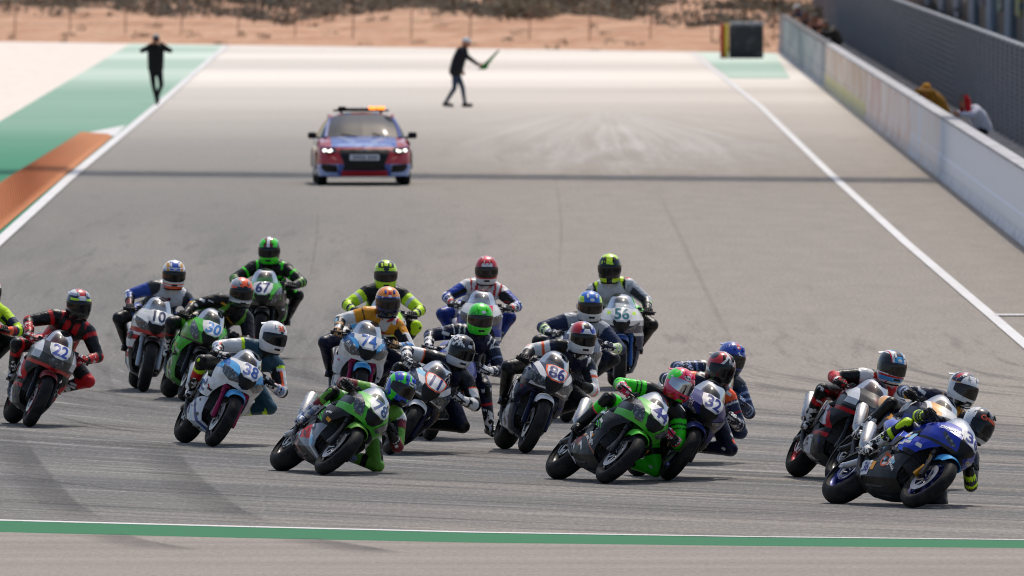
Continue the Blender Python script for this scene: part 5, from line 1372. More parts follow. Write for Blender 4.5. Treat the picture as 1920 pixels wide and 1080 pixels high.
      rider=dict(head=(912, 506), hip=.0, look=0, up=.85, glove=['E', 'R', 'W'], boot=['E', 'W'], visor='Z', hx=.08, elbow=1.2,
                 helmet=['R', ('W', ('da', (0, 1, .15), .04, .065), ('z', .03, .14)), ('W', ('z', .035, .065), ('ay', 0, .06)), ('W', ('z', -.14, -.07)), ('#e0485a', ('z', .10, .14), ('ay', 0, .04))], htext=[('o', 0, .068, .018, 'Q')],
                 suit=dict(base='W', torso=[('Q', 0, 1)], patch=[('W', -.2, .1, .0, .05), ('E', -.35, -.31, 0, .12), ('R', -.12, .1, .09, .12)], clav=[('R', 0, .35), ('W', .35, .7), ('R', .7, .85)], uparm=[('W', 0, .25), ('#1e3f9e', .25, 1), ('K', .2, 1, -9, -.45), ('R', .1, .25, .3)], forearm=[('#1e3f9e', 0, .6), ('W', .25, .35), ('R', .8, 1)], thigh=[('#1e3f9e', 0, 1), ('W', .5, .7)], kneepad=ALL('#16307c'), shin=ALL('#1e3f9e'), logos=[('E', 8), ('R', 4), ('W', 5)]))),
 dict(id='74', front=(660, 789), yaw=6, lean=13, num='74', numcol='#1f5fae', plate='W', lights='wide',
      cowl=['W', ('#1b4f86', ('ay', .15, .25), ('z', .87, 1.0)), ('L', ('da', (0, 1, -.8), -.62, -.56), ('z', .76, .95)), ('L', ('y', .06, .22), ('z', .80, .87))], side=['Q', ('C', ('n', 6, .55))], low=['W', ('C', ('n', 5, .55))], fender='L', tank='W', rim='K', fork='#8c1f48',
      texts=[('PUZ', 'cowl', 'r', (.66, -.2, .86), .055, 'W', -30)],
      label='white and sky blue motorcycle 74 with pale fender, partly hidden behind the low green 78',
      rlabel='rider in white, gold and sky blue leathers with blue and orange helmet on the 74',
      rider=dict(head=(727, 565), hip=.03, look=4, up=.8, glove=['Z', 'K', 'N'], boot=['N', 'K'], visor='Z', elbow=1.1,
                 helmet=['#24409a', ('#f0913c', ('z', .055, .14)), ('U', ('z', .075, .14), ('n', 14, .52)), ('R', ('ay', 0, .018), ('z', .06, .10), ('x', .03, .2)), ('N', ('z', -.14, -.06)), ('Y', ('z', -.10, -.08), ('ay', 0, .018)), ('W', ('da', (0, 1, .5), .095, .105), ('z', .0, .06))], htext=[('o', 0, .062, .02, 'W')],
                 suit=dict(base='W', torso=[('W', 0, 1)], patch=[('U', -.13, .02, .06, .25), ('U', -.20, -.16, .02, .1, 's'), ('L', -.5, -.2, .12, .2), ('C', -.14, -.11, 0, .05)], clav=[('R', 0, .5), ('U', .5, 1)], uparm=[('U', 0, .45), ('K', .0, .14), ('W', .45, 1), ('K', .5, 1, -9, -.4)], forearm=[('#2d7ec0', 0, .85), ('C', .3, .6, .2)], forearm_r=[('N', 0, .8), ('C', .2, .6, .2)], thigh=[('N', 0, 1), ('W', .3, .5)], kneepad=ALL('N'), shin=ALL('N'), logos=[('R', 5), ('N', 6), ('K', 4)]))),
 dict(id='yellow', front=(712, 738), yaw=2, lean=4, num='', lights='wide',
      cowl=['W', ('Y', ('ay', .08, .2)), ('J', ('n', 8, .56))], side=['W', ('Y', ('n', 4, .5))], low=['X'], fender='X', tank='W', rim='K',
      label='white and yellow motorcycle mostly hidden behind the rider of the 74',
      rlabel='rider in fluorescent yellow and black leathers with fluorescent yellow helmet',
      rider=dict(head=(723, 514), hip=.0, look=2, up=.85, glove=['K', 'E'], boot=['K'], visor='Z', hx=.10, elbow=1.2,
                 helmet=['Y', ('K', ('z', .072, .125), ('ay', 0, .085), ('x', -.05, .2)), ('Q', ('x', -.2, -.02)), ('Y', ('z', .09, .14), ('ay', 0, .02)), ('Y', ('z', -.14, -.05))], htext=[('o', 0, .062, .03, 'E')],
                 suit=dict(base='K', torso=[('K', 0, 1)], patch=[('E', -.2, -.14, 0, .1), ('Y', -.5, -.25, .08, .2)], clav=[('K', 0, 1)], uparm=[('K', 0, .22), ('Y', .22, 1), ('Q', .42, .55)], forearm=[('Y', 0, .9), ('Q', .6, .7)], thigh=ALL('K'), kneepad=ALL('Y'), shin=ALL('K'), logos=[('W', 5)]))),
 dict(id='30', front=(346, 752), yaw=8, lean=23, num='30', numcol='#1f7ac4', plate='W', lights='slant', smoke=1, italic=.15,
      cowl=['G', ('J', ('ay', .2, .3)), ('K', ('z', .68, .73))], side=['G', ('W', ('d', (1, 0, -.6), -.50, -.36)), ('K', ('n', 9, .62))], low=['#3a8f22', ('K', ('d', (1, 0, 0), .1, .2)), ('Q', ('n', 6, .6))], fender='K', tank='G', rim='K',
      label='leaf green motorcycle 30 with pale blue number beside the white 38',
      rlabel='rider in black leathers with red piping and orange topped helmet on the 30',
      rider=dict(head=(452, 547), hip=.07, look=8, up=.7, glove=['K', 'R', 'X'], boot=['K', 'R', 'W'], visor='K',
                 helmet=['#9aa0a6', ('O', ('z', .058, .14), ('y', -.05, .10)), ('K', ('z', .045, .058)), ('E', ('z', -.14, -.09)), ('O', ('z', .03, .06), ('ay', .08, .12)), ('W', ('z', -.09, -.07))], htext=[('o', 4, .055, .022, 'X')],
                 suit=dict(base='K', torso=ALL('K'), patch=[('J', -.12, .05, .10, .16), ('U', -.16, -.13, 0, .1)], clav=ALL('K'), uparm=[('K', 0, 1), ('R', .8, .9, .1), ('E', .3, .5, .3)], forearm=[('K', 0, 1), ('R', .2, .4, .4), ('J', .0, .1)], thigh=[('K', 0, 1), ('J', .6, .8)], kneepad=ALL('X'), shin=[('K', 0, 1), ('R', .4, .46)], logos=[('W', 9), ('U', 4), ('E', 6)]))),
 dict(id='67', front=(489, 674), yaw=-3, lean=2, num='67', numcol='#1c2a6e', plate='W', lights='slant',
      cowl=['G', ('K', ('z', .68, .79)), ('K', ('ay', .21, .3))], side=['K', ('G', ('n', 4, .58))], low=['K', ('E', ('n', 7, .55))], fender='K', tank='G', rim='K',
      label='green and black motorcycle 67 at the rear of the pack',
      rlabel='rider in black and green leathers at the back with green, white and dark red helmet',
      rider=dict(head=(505, 469), hip=.02, look=-2, up=.9, glove=['K', 'X'], boot=['K', 'E'], visor='K', hx=.08, elbow=1.2,
                 helmet=['F', ('M', ('ay', .018, .055), ('z', .03, .14)), ('W', ('ay', 0, .018), ('z', .03, .14)), ('K', ('ay', .10, .13)), ('F', ('z', -.14, -.07))], htext=[],
                 suit=dict(base='K', torso=ALL('K'), patch=[('E', -.13, -.05, .02, .1)], clav=[('K', 0, 1), ('F', .5, .7)], uparm=[('K', 0, 1), ('J', .2, .6, .0), ('F', .4, .5)], forearm=[('J', 0, .6), ('K', .2, .35)], thigh=[('K', 0, 1), ('F', .5, .7)], kneepad=ALL('K'), shin=[('K', 0, 1), ('E', .5, .8)], logos=[('W', 7), ('E', 6), ('F', 5)]))),
 dict(id='10', front=(269, 735), yaw=4, lean=12, num='10', numcol='#1a2c54', plate='W', lights='wide',
      cowl=['W', ('R', ('z', .70, .765)), ('G', ('n', 16, .67))], side=['W', ('R', ('z', .44, .50)), ('R', ('z', .60, .66)), ('Q', ('n', 6, .6))], low=['W', ('R', ('z', .34, .40)), ('K', ('x', .28, .5))], fender='K', tank='W', rim='K', fork='S',
      label='white and red motorcycle 10 with red stripes down its side panels',
      rlabel='rider in white, blue and black leathers with white, blue and orange helmet on the 10',
      rider=dict(head=(326, 514), hip=.02, look=2, up=.75, glove=['K', 'M', 'E'], boot=['X', 'K'], visor='K', elbow=1.2,
                 helmet=['W', ('#2448a8', ('z', .05, .12), ('ay', 0, .055)), ('U', ('z', .03, .11), ('ay', .06, .09)), ('O', ('z', -.14, -.075)), ('#2448a8', ('ay', .1, .13), ('z', -.03, .05)), ('W', ('z', -.10, -.085)), ('W', ('z', .065, .075))], htext=[('o', 0, .064, .02, 'Q')],
                 suit=dict(base='W', torso=[('Q', 0, 1)], patch=[('K', -.5, -.12, .10, .2), ('M', -.3, -.05, .0, .02)], clav=[('W', 0, .6), ('E', .6, 1)], uparm=[('E', 0, .2), ('#2a4a9a', .2, 1), ('K', .1, 1, -9, -.35), ('W', .3, 1, .6)], forearm=[('#2a4a9a', 0, .6), ('W', .1, .5, .4), ('M', .6, 1)], thigh=[('K', 0, 1), ('#2a4a9a', .3, .7)], kneepad=ALL('X'), shin=ALL('K'), logos=[('E', 8), ('#2a4a9a', 5), ('R', 3)]))),
 dict(id='22', front=(56, 801), yaw=9, lean=24, num='22', numcol='#1a3f9e', plate='W', lights='diamond', smoke=1,
      cowl=['X', ('Q', ('ay', .17, .24), ('z', .78, 1.0)), ('R', ('z', .70, .745)), ('R', ('ay', 0, .04), ('z', .95, 1.0))], side=['W', ('R', ('d', (1, 0, .55), .66, .76)), ('X', ('d', (1, 0, .55), .76, 1.2)), ('R', ('z', .44, .505)), ('#8a9098', ('d', (1, 0, .55), .50, .58))],
      low=['Q', ('X', ('x', .05, .5)), ('R', ('z', .36, .40))], fender='M', tank='R', rim='#8e1622', fork='X',
      texts=[('22', 'low', 'r', (-.17, -.2, .29), .10, 'B')],
      label='silver and dark red motorcycle 22 with red wheels',
      rlabel='rider in black and red leathers with red and fluorescent yellow marked helmet',
      rider=dict(head=(147, 570), hip=.07, look=10, up=.75, glove=['R', 'K', 'W'], boot=['W', 'K'], visor='K', elbow=1.2,
                 helmet=['#8d98ac', ('N', ('z', .0, .08), ('ay', .05, .13)), ('R', ('z', .085, .135), ('ay', 0, .05)), ('W', ('z', .05, .085), ('ay', 0, .035)), ('Y', ('z', .042, .062), ('ay', .04, .11)), ('K', ('z', -.14, -.05)), ('W', ('z', .10, .14), ('ay', .05, .1))], htext=[],
                 suit=dict(base='K', torso=ALL('K'), patch=[('R', -.08, .1, .02, .08), ('E', -.2, -.12, .05, .16), ('U', -.25, -.22, .05, .12), ('R', -.5, -.25, .0, .2)], clav=[('K', 0, 1), ('R', .3, .6)], uparm=[('K', 0, 1), ('R', .1, .25), ('W', .45, .6, .2)], forearm=[('K', 0, .3), ('R', .3, .9), ('W', .5, .7, .3)], elbowpad=ALL('R'), thigh=[('R', 0, 1), ('K', .6, .9)], kneepad=ALL('K'), kneepad_l=[('R', 0, 1)], shin=[('R', 0, .4), ('K', .4, 1)], logos=[('W', 12), ('E', 6)]))),
 dict(id='edge', front=(-66, 762), yaw=3, lean=9, num='', lights='slant',
      cowl=['G', ('K', ('ay', .2, .3))], side=['K', ('G', ('n', 4, .55))], low=['K'], fender='K', tank='G', rim='K',
      label='green and black motorcycle cut off beside the silver and dark red 22',
      rlabel='rider in fluorescent yellow and blue leathers with orange helmet beside the 22',
      rider=dict(head=(-20, 545), hip=.02, look=2, up=.85, glove=['K', 'R'], boot=['K'], visor='K', elbow=1.25,
                 helmet=['O', ('W', ('z', .03, .06)), ('N', ('z', -.14, -.05))], htext=[],
                 suit=dict(base='K', torso=[('Y', 0, 1)], clav=ALL('Y'), uparm=[('Y', 0, .45), ('D', .45, .75), ('Y', .75, 1)], forearm=[('Y', 0, .3), ('D', .3, .7), ('O', .7, 1)], thigh=ALL('K'), kneepad=ALL('K'), shin=ALL('K'), logos=[('W', 4)]))),
]
for o in BIKES:
    root, M = make_bike(o)
    make_rider(o, o['rlabel'], M)

# ================================================================== SAFETY CAR
def make_car():
    pc = ground(676, 348); root = obj('safety_car', None)
    B = Matrix((Vector((0.035, -1, 0)).normalized(), Vector((1, 0.035, 0)).normalized(), Vector((0, 0, 1)))).transposed().to_4x4()
    root.matrix_world = Matrix.Translation(pc + Vector((0, 2.0, 0))) @ B @ Matrix.Diagonal((1.0, 0.975, 0.91, 1))
    tag(root, 'red and blue hatchback safety car with lit headlights and amber roof beacon', 'car')
    red, blue = '#a81824', '#2c4c9a'
    body_ = paint('car body paint', blue, [(red, ('z', .44, .78), ('x', 1.2, 2.4)), (red, ('z', .18, .30), ('ay', 0, .44)), ('#8fa6d8', ('z', .20, .44), ('ay', .5, .95), ('x', 1.3, 2.4)), (red, ('z', .55, .80), ('x', -2.3, 1.2)), (red, ('d', (0, 0, 1), 1.36, 1.5))], 0.25, 0.8, dirt=0.15)
    hoodm = paint('car bonnet paint', '#3a66b8', [('#7f98cc', ('da', (.35, 1, 0), .72, .86)), (red, ('ay', .62, .9)), ('#7f98cc', ('x', 1.75, 1.9), ('ay', 0, .5))], 0.2, 0.9, dirt=0.1)
    plan = lambda z, f0, f1, f2, s0, w, b: [(f0, 0, z), (f1, .45, z), (f2, .74, z), (s0, .885 * w, z), (.5, .90 * w, z), (-1.5, .90 * w, z), (-2.05, .76 * w, z), (b, 0, z)]
    low = [plan(.19, 2.08, 2.06, 1.95, 1.70, .97, -2.08), plan(.34, 2.15, 2.12, 2.0, 1.70, 1.0, -2.14), plan(.50, 2.17, 2.13, 2.0, 1.68, 1.0, -2.17), plan(.66, 2.13, 2.08, 1.94, 1.62, 1.0, -2.16), plan(.79, 2.0, 1.95, 1.80, 1.52, .985, -2.12)]
    belt = [(1.02, 0, .985), (1.0, .40, .98), (.96, .70, .955), (.80, .835, .93), (.45, .845, .93), (-1.4, .83, .97), (-1.95, .68, .99), (-2.05, 0, 1.0)]
    g = G(); g.patch(low, 16, 50, 0.0, True); obj('body', g.mesh('body', sharp=50), body_, root)
    top = [(p[0], p[1], p[2]) for p in low[-1]]
    g = G(); g.patch([top[:4], [(1.62, 0, .90), (1.58, .44, .895), (1.50, .74, .87), (1.32, .86, .84)], belt[:4]], 12, 16, 0.0, True); obj('bonnet', g.mesh('bonnet', sharp=60), hoodm, root)
    g = G(); g.patch([top[3:], [(p[0], p[1] * 1.01, (p[2] + q[2]) / 2) for p, q in zip(top[3:], belt[3:])], belt[3:]], 8, 26, 0.0, True); obj('shoulder', g.mesh('shoulder'), body_, root)
    wsb = [(1.01, 0, .99), (.99, .40, .985), (.94, .70, .96)]; wst = [(.20, 0, 1.425), (.19, .34, 1.415), (.13, .57, 1.375)]
    mid_ = [(.64, 0, 1.23), (.62, .37, 1.225), (.56, .645, 1.19)]
    t = NT('car glass'); t.set(Base_Color=(0.012, 0.018, 0.022, 1), Roughness=0.05); t.b.inputs['Specular IOR Level'].default_value = 0.5
    glass = t.m
    g = G(); g.patch([wsb, mid_, wst], 12, 12, 0.0, True); obj('windscreen', g.mesh('windscreen', sharp=80), glass, root)
    g = G(); g.patch([wst, [(-.6, 0, 1.465), (-.6, .38, 1.45), (-.6, .60, 1.39)], [(-1.6, 0, 1.40), (-1.6, .36, 1.39), (-1.58, .56, 1.33)]], 12, 12, 0.0, True)
    roof = obj('roof', g.mesh('roof', sharp=60), paint('car roof paint', red, [(blue, ('ay', .2, .34))], 0.25, 0.8), root)
    g = G(); g.patch([[(.93, .70, .958), (.55, .84, .932), (-1.4, .83, .972), (-1.9, .70, .99)], [(.54, .66, 1.19), (.35, .735, 1.16), (-1.3, .725, 1.17), (-1.75, .63, 1.16)], [(.12, .575, 1.372), (0, .60, 1.37), (-1.2, .60, 1.36), (-1.58, .56, 1.328)]], 8, 20, 0.0, True); obj('side_glass', g.mesh('side_glass'), glass, root)
    g = G(); g.tube([(.96, .71, .955), (.57, .665, 1.19), (.14, .585, 1.375), (-.6, .61, 1.39), (-1.6, .57, 1.33)], 0.035, 8, mirror=True); obj('pillar', g.mesh('pillar'), body_, root)
    g = G(); g.patch([[(-1.6, 0, 1.40), (-1.58, .56, 1.33)], [(-1.9, 0, 1.2), (-1.8, .62, 1.16)], [(-2.06, 0, 1.0), (-1.95, .68, .99)]], 6, 8, 0.0, True); obj('tailgate', g.mesh('tailgate'), body_, root)
    blk = flat('#0c0d10', 0.35)
    def face(name, pts, m, off, par=root):
        bvh = FACE; return obj(name, poly_decal(name, pts, (2.4, 0, 0), (0, 1, 0), (0, 0, 1), (1, 0, 0), bvh, off, maxlen=0.12), m, par)
    gg = G(); gg.patch(low, 16, 50, 0.0, True); FACE = BVHTree.FromPolygons(gg.v, gg.f)
    gr = face('grille', [(-.46, .62), (-.50, .70), (-.44, .735), (.44, .735), (.50, .70), (.46, .62), (.38, .42), (.42, .31), (-.42, .31), (-.38, .42)], blk, .008)
    g = G()
    for k in range(6): g.box((2.185 - abs(k - 3) * .006, 0, .37 + k * .055), (.012, .62, .012))
    obj('grille_bar', g.mesh('grille_bar', False), flat('#2a2c30', 0.4), gr)
    pl = G(); pl.box((2.20, 0, .575), (.02, .56, .115), bev=.004); p_ = obj('number_plate', pl.mesh('number_plate'), flat('#c8ccd6', 0.4), root)
    v, f = [], []                       # characters too blurred to read: plain dark strokes
    for j_ in range(7):
        u_ = -.21 + .062 * j_ + (.03 if j_ > 3 else 0); i_ = len(v); v += [(u_, -.032), (u_ + .036, -.032), (u_ + .036, .032), (u_, .032)]; f.append((i_, i_ + 1, i_ + 2, i_ + 3))
    obj('plate_marks', decal_mesh('plate_marks', v, f, (2.214, 0, .575), (0, 1, 0), (0, 0, 1), (1, 0, 0)), flat('#3a3f4a', 0.5), p_)
    g = G(); g.lathe([(.034, -.006), (.046, 0), (.034, .006)], n=18); me = g.mesh('badge'); bd = obj('badge', me, flat('#b9bec6', 0.2, 0.9), root, (2.145, 0, .715)); bd.rotation_euler = (0, 0, math.pi / 2); bd.scale = (1.35, 1, 0.8)
    for s in (-1, 1):
        face('fog_inlet', [(.52 * s, .42), (.80 * s, .44), (.82 * s, .36), (.74 * s, .28), (.50 * s, .27)][::s], blk, .008)
        hl = face('headlight', [(.50 * s, .70), (.56 * s, .76), (.82 * s, .785), (.845 * s, .71), (.74 * s, .645), (.58 * s, .655)][::s], flat('#1a1c22', 0.1, 0, 0.8), .010)
        face('lamp', [((.655 + .055 * math.cos(q * .785)) * s, .705 + .032 * math.sin(q * .785)) for q in range(8)][::s], emit('lit headlamp', (1.0, 0.97, 0.92), 3.0), .016, hl)
        face('lamp', [((.762 + .04 * math.cos(q * .785)) * s, .722 + .03 * math.sin(q * .785)) for q in range(8)][::s], emit('lit headlamp', (1.0, 0.97, 0.92), 3.0), .016, hl)
        g = G(); g.box((.62, .955 * s, 1.00), (.12, .17, .13), bev=.04); g.tube([(.66, .82 * s, .95), (.63, .92 * s, .98)], .025, 8); obj('mirror', g.mesh('mirror'), blk, root)
        for x in (1.30, -1.35):
            g = G(); prof = [(.20, -.09), (.29, -.10), (.318, -.07), (.322, 0), (.318, .07), (.29, .10), (.20, .09)]; g.lathe(prof, n=32)
            w = obj('wheel', g.mesh('wheel'), M_TYRE, root, (x, .79 * s, .322))
            g = G(); g.lathe([(0, .085 * s), (.05, .09 * s), (.20, .07 * s)], n=10); [g.tube([(0, .07 * s, 0), (.20 * math.cos(q * 1.2566), .08 * s, .20 * math.sin(q * 1.2566))], .02, 6) for q in range(5)]
            obj('rim', g.mesh('rim'), flat('#6a6d72', 0.3, 0.9), w)
            g = G(); g.lathe([(.30, .0), (.375, .0), (.38, .015 * s), (.30, .015 * s)], n=24, a0=0, a1=math.pi); obj('wheel_arch', g.mesh('wheel_arch'), blk, root, (x, .905 * s, .33))
    g = G(); g.box((0.02, 0, .24), (3.7, 1.56, .12)); obj('underbody', g.mesh('underbody', False), blk, root)
    g = G(); g.box((-.30, 0, 1.495), (.26, 1.06, .04), bev=.015); g.box((-.30, .38, 1.475), (.1, .06, .05)); g.box((-.30, -.38, 1.475), (.1, .06, .05))
    lb = obj('light_bar', g.mesh('light_bar'), blk, root)
    for y, e in ((.22, 1), (.38, 1), (-.36, 0)):
        g = G(); g.box((-.30, y, 1.545), (.22, .145, .065), bev=.02); obj('beacon', g.mesh('beacon'), emit('lit amber beacon', (1.0, 0.22, 0.03), 3.2) if e else flat('#2a1c14', 0.2), lb)
    g = G(); g.box((-.3, 0, 1.53), (.2, .9, .03), bev=.01); obj('bar_lens', g.mesh('bar_lens'), flat('#1c1a1c', 0.2), lb)
    g = G()
    for y in (.18, -.42): g.tube([(1.03, y + .32, .985), (.93, y, 1.055)], .009, 5)
    obj('wiper', g.mesh('wiper'), blk, root)
make_car()

# ================================================================== PEOPLE ON FOOT (x forward, y left, z up)
def head_parts(root, H, fwd, hat, skin='#a87558', hood=False, hair='#6e665c'):
    f = Vector(fwd).normalized(); l = Vector((0, 0, 1)).cross(f).normalized(); u = f.cross(l)
    M = Matrix((f, l, u)).transposed().to_4x4(); M.translation = H
    g = G(); v = []; n = 20
    Z = [(-.125, .035, .03), (-.115, .06, .045), (-.085, .085, .06), (-.04, .098, .072), (.01, .100, .078), (.06, .095, .077), (.095, .075, .062), (.115, .04, .035), (.12, .008, .008)]
    for z, a, b in Z:
        for k in range(n):
            w = 2 * math.pi * k / n; v.append((a * math.cos(w) + (.012 if z < -.05 and math.cos(w) > 0 else 0), b * math.sin(w), z))
    g.add(v, [(i * n + k, i * n + (k + 1) % n, (i + 1) * n + (k + 1) % n, (i + 1) * n + k) for i in range(len(Z) - 1) for k in range(n)])
    g.capsule((.095, 0, .012), (.115, 0, -.028), .010, .015, 8)
    for s in (-1, 1): g.capsule((-.005, .078 * s, .015), (-.008, .080 * s, -.025), .014, .010, 8)
    g.capsule((.088, -.02, -.062), (.088, .02, -.062), .009, .009, 6)
    hd = obj('head', g.mesh('head', sharp=70), paint('skin', skin, [('#3a2a22', ('x', .082, .12), ('z', .008, .022), ('ay', .02, .045)), ('#8a4a40', ('x', .085, .12), ('z', -.068, -.056), ('ay', 0, .022))], 0.55, dirt=0.0), root, M=M)
    g = G(); v = []
    for z, a, b in ((.02, .110, .088), (.06, .107, .090), (.10, .088, .074), (.125, .05, .043), (.135, .008, .008)):
        for k in range(n): w = 2 * math.pi * k / n; v.append((a * math.cos(w) - .006, b * math.sin(w), z + (.02 if math.cos(w) > .3 and z < .05 else 0)))
    g.add(v, [(i * n + k, i * n + (k + 1) % n, (i + 1) * n + (k + 1) % n, (i + 1) * n + k) for i in range(4) for k in range(n)])
    if hat:
        g.patch([[(.09, -.07, .05), (.115, 0, .055), (.09, .07, .05)], [(.13, -.06, .04), (.175, 0, .04), (.13, .06, .04)]], 5, 9, .006)
        obj('cap', g.mesh('cap'), flat(hat, 0.7), hd)
    else: obj('hair', g.mesh('hair'), flat(hair, 0.8), hd)
    if hood:
        g = G(); v = []
        for z, a, b in ((-.20, .13, .14), (-.13, .115, .11), (-.04, .122, .105), (.05, .118, .102), (.11, .09, .078), (.145, .04, .035)):
            for k in range(15): w = R(52 + 256 * k / 14); v.append((a * math.cos(w) + .01, b * math.sin(w), z))
        g.add(v, [(i * 15 + k, i * 15 + k + 1, (i + 1) * 15 + k + 1, (i + 1) * 15 + k) for i in range(5) for k in range(14)])
        g.add([(p[0] * .97, p[1] * .97, p[2]) for p in v], [(i * 15 + k, (i + 1) * 15 + k, (i + 1) * 15 + k + 1, i * 15 + k + 1) for i in range(5) for k in range(14)])
        obj('hood', g.mesh('hood', sharp=70), flat(hood, 0.75), hd)
    return hd
def hand_mesh(w, d, n_, curl=0.5):
    """palm with four unequal bent fingers and a thumb from its side; w wrist, d pointing direction, n_ palm normal"""
    w, d, n_ = Vector(w), Vector(d).normalized(), Vector(n_).normalized(); s = d.cross(n_).normalized(); g = G()
    g.capsule(w, w + d * .075 + s * .018, .026, .020, 8); g.capsule(w, w + d * .075 - s * .018, .026, .020, 8)
    for k, L in enumerate((.062, .072, .068, .054)):
        b = w + d * .085 + s * (.030 - .020 * k); c = b + (d * (1 - curl * .4) + n_ * curl).normalized() * L * .5; e = c + (d * (1 - curl) + n_ * curl * 1.4).normalized() * L * .5
        g.tube([b, c, e], [.0095, .009, .0065], 6)
    b = w + d * .03 + s * .03; g.tube([b, b + (s + d * .8).normalized() * .035, b + (s * .5 + d + n_ * curl).normalized() * .065], [.012, .011, .008], 6)
    return g
def walker(label, px, face, J, style, hat=None, hair='#6e665c', scale=1.0, shoe='#16161a', ground_z=None, hood=None, y=None, group=None, bulk=1.0):
    """J: joints in the walker's own space"""
    p = ground(*px) if y is None else at(px[0], px[1], y)
    f = Vector(face).normalized(); l = Vector((0, 0, 1)).cross(f)
    M = Matrix((f, l, Vector((0, 0, 1)))).transposed().to_4x4(); M.translation = p
    if ground_z is not None: M.translation.z = ground_z
    root = obj('person', None); root.matrix_world = M; tag(root, label, 'person', group)
    V_ = {k: Vector(v) for k, v in J.items()}
    B = []; A = lambda n_, a, b, r1, r2, out=(1, 0, 0): B.append((n_, tuple(a), tuple(b), r1, r2, tuple(out)))
    pel, chest, neck, H = V_['pel'], V_['chest'], V_['neck'], V_['head']
    for s in (1, -1):
        o_ = Vector((0, .075 * s, 0))
        A('belly', pel + o_, chest + o_ * 1.1, .125 * bulk, .128 * bulk); A('torso', chest + o_ * 1.1, neck - (neck - chest) * .25 + o_ * 1.2, .128 * bulk, .118 * bulk)
    A('neck', neck - (neck - chest) * .1, H + Vector((0, 0, -.09)), .062, .052)
    for sd, s in (('l', 1), ('r', -1)):
        sh = neck + Vector((0, .175 * s, -.05)); el, wr = V_['elbow_' + sd], V_['wrist_' + sd]
        A('clav', neck + Vector((0, .05 * s, -.05)), sh, .075, .068)
        A('uparm_' + sd, sh, el, .074, .060); A('forearm_' + sd, el, wr, .060, .042)
        hp = pel + Vector((0, .09 * s, -.03)); kn, an = V_['knee_' + sd], V_['ankle_' + sd]
        A('thigh_' + sd, hp, kn, .092, .064); A('shin_' + sd, kn, an, .062, .045)
    st = dict(style)
    for key in list(st):
        if key in ('uparm', 'forearm', 'thigh', 'shin'):
            for sd in 'lr': st.setdefault(key + '_' + sd, st[key])
    body(root, B, st, voxel=.016, rough=.75)
    for sd, s in (('l', 1), ('r', -1)):
        wr, el = V_['wrist_' + sd], V_['elbow_' + sd]
        d = (V_['hand_' + sd] - wr) if 'hand_' + sd in V_ else (wr - el)
        nrm = V_.get('palm_' + sd, Vector((0, -s, 0.0)))
        obj('hand', hand_mesh(wr, d, nrm, .7).mesh('hand', sharp=70), flat('#a87558' if not st.get('gloves') else st['gloves'], 0.6), root)
        an = V_['ankle_' + sd]; tf = V_.get('toe_' + sd, an + Vector((.18, .02 * s, -.05)))
        dirn = (tf - an); dirn.z = 0; dirn.normalize(); g = G()
        g.capsule(an - dirn * .045 + Vector((0, 0, -.045)), an + Vector((0, 0, .0)), .038, .045, 8); g.capsule(an + Vector((0, 0, -.04)), tf + Vector((0, 0, .012)), .044, .036, 10)
        z0 = min(an.z - .085, tf.z - .03)
        g.tube([an - dirn * .075 + Vector((0, 0, -.08)), an + dirn * .05 + Vector((0, 0, -.082)), tf + dirn * .03 + Vector((0, 0, -.025))], [.032, .04, .03], 8, flat_=.4)
        obj('shoe', g.mesh('shoe', sharp=70), flat(shoe, 0.6), root)
    head_parts(root, H, V_.get('gaze', Vector((1, 0, -.1))), hat, hair=hair, hood=hood)
    return root, M
# the man with the green flag strides across the track, facing right in the picture
flagman, FM = walker('walking man in dark jacket, jeans and white cap carrying a green flag', (856, 201), (1, -0.1, 0),
    dict(pel=(-.02, 0, .90), chest=(.06, 0, 1.17), neck=(.16, 0, 1.42), head=(.24, 0, 1.60), elbow_l=(.02, .26, 1.12), wrist_l=(.12, .24, .90), elbow_r=(.36, -.17, 1.20), wrist_r=(.55, -.12, 1.06), hand_r=(.64, -.10, 1.03),
         knee_l=(.14, .09, .49), ankle_l=(.20, .09, .10), knee_r=(-.04, -.09, .47), ankle_r=(-.26, -.09, .12), toe_l=(.36, .10, .045), toe_r=(-.10, -.10, .045), gaze=(1, 0, -.35)),
    dict(base='#15161c', torso=ALL('#14151d'), belly=[('#14151d', 0, 1)], clav=ALL('#14151d'), uparm=ALL('#14151d'), forearm=ALL('#14151d'), thigh=[('#14151d', 0, .12), ('#2e3f58', .12, 1)], shin=ALL('#2b3a52'), neck=ALL('#14151d')), hat='#d8dade', bulk=1.32)
hand = FM @ Vector((.66, -.10, 1.02))
fl = obj('flag', None); fl.location = hand
tag(fl, 'green flag half furled on a thin pole in the walking man\'s hand', 'flag')
g = G(); g.tube([(-.12, 0, -.10), (.42, 0.0, .42)], [.012, .009], 8); obj('pole', g.mesh('pole'), flat('#3a3a34', 0.6), fl)
g = G(); ctrl = []
for i in range(6):
    t_ = i / 5; b_ = Vector((.02 + .36 * t_, 0, .03 + .36 * t_))
    ctrl.append([b_, b_ + Vector((.03, .03 * math.sin(i * 2.1), -.05 + .03 * t_)), b_ + Vector((.05 - .05 * t_, .05 * math.sin(i * 1.7 + 1), -.10 + .07 * t_))])
g.patch(ctrl, 18, 8, .004)
g.patch([[(-.06, -.04, .04), (.0, .05, .055), (.12, -.03, .04)], [(-.07, .04, -.02), (.02, -.05, -.03), (.14, .04, -.01)], [(-.05, -.03, -.08), (.03, .05, -.085), (.11, -.03, -.06)]], 10, 12, .004)
obj('cloth', g.mesh('cloth', sharp=80), paint('green flag cloth', '#2f8f3c', [('#24762f', ('n', 8, .52))], 0.8), fl)
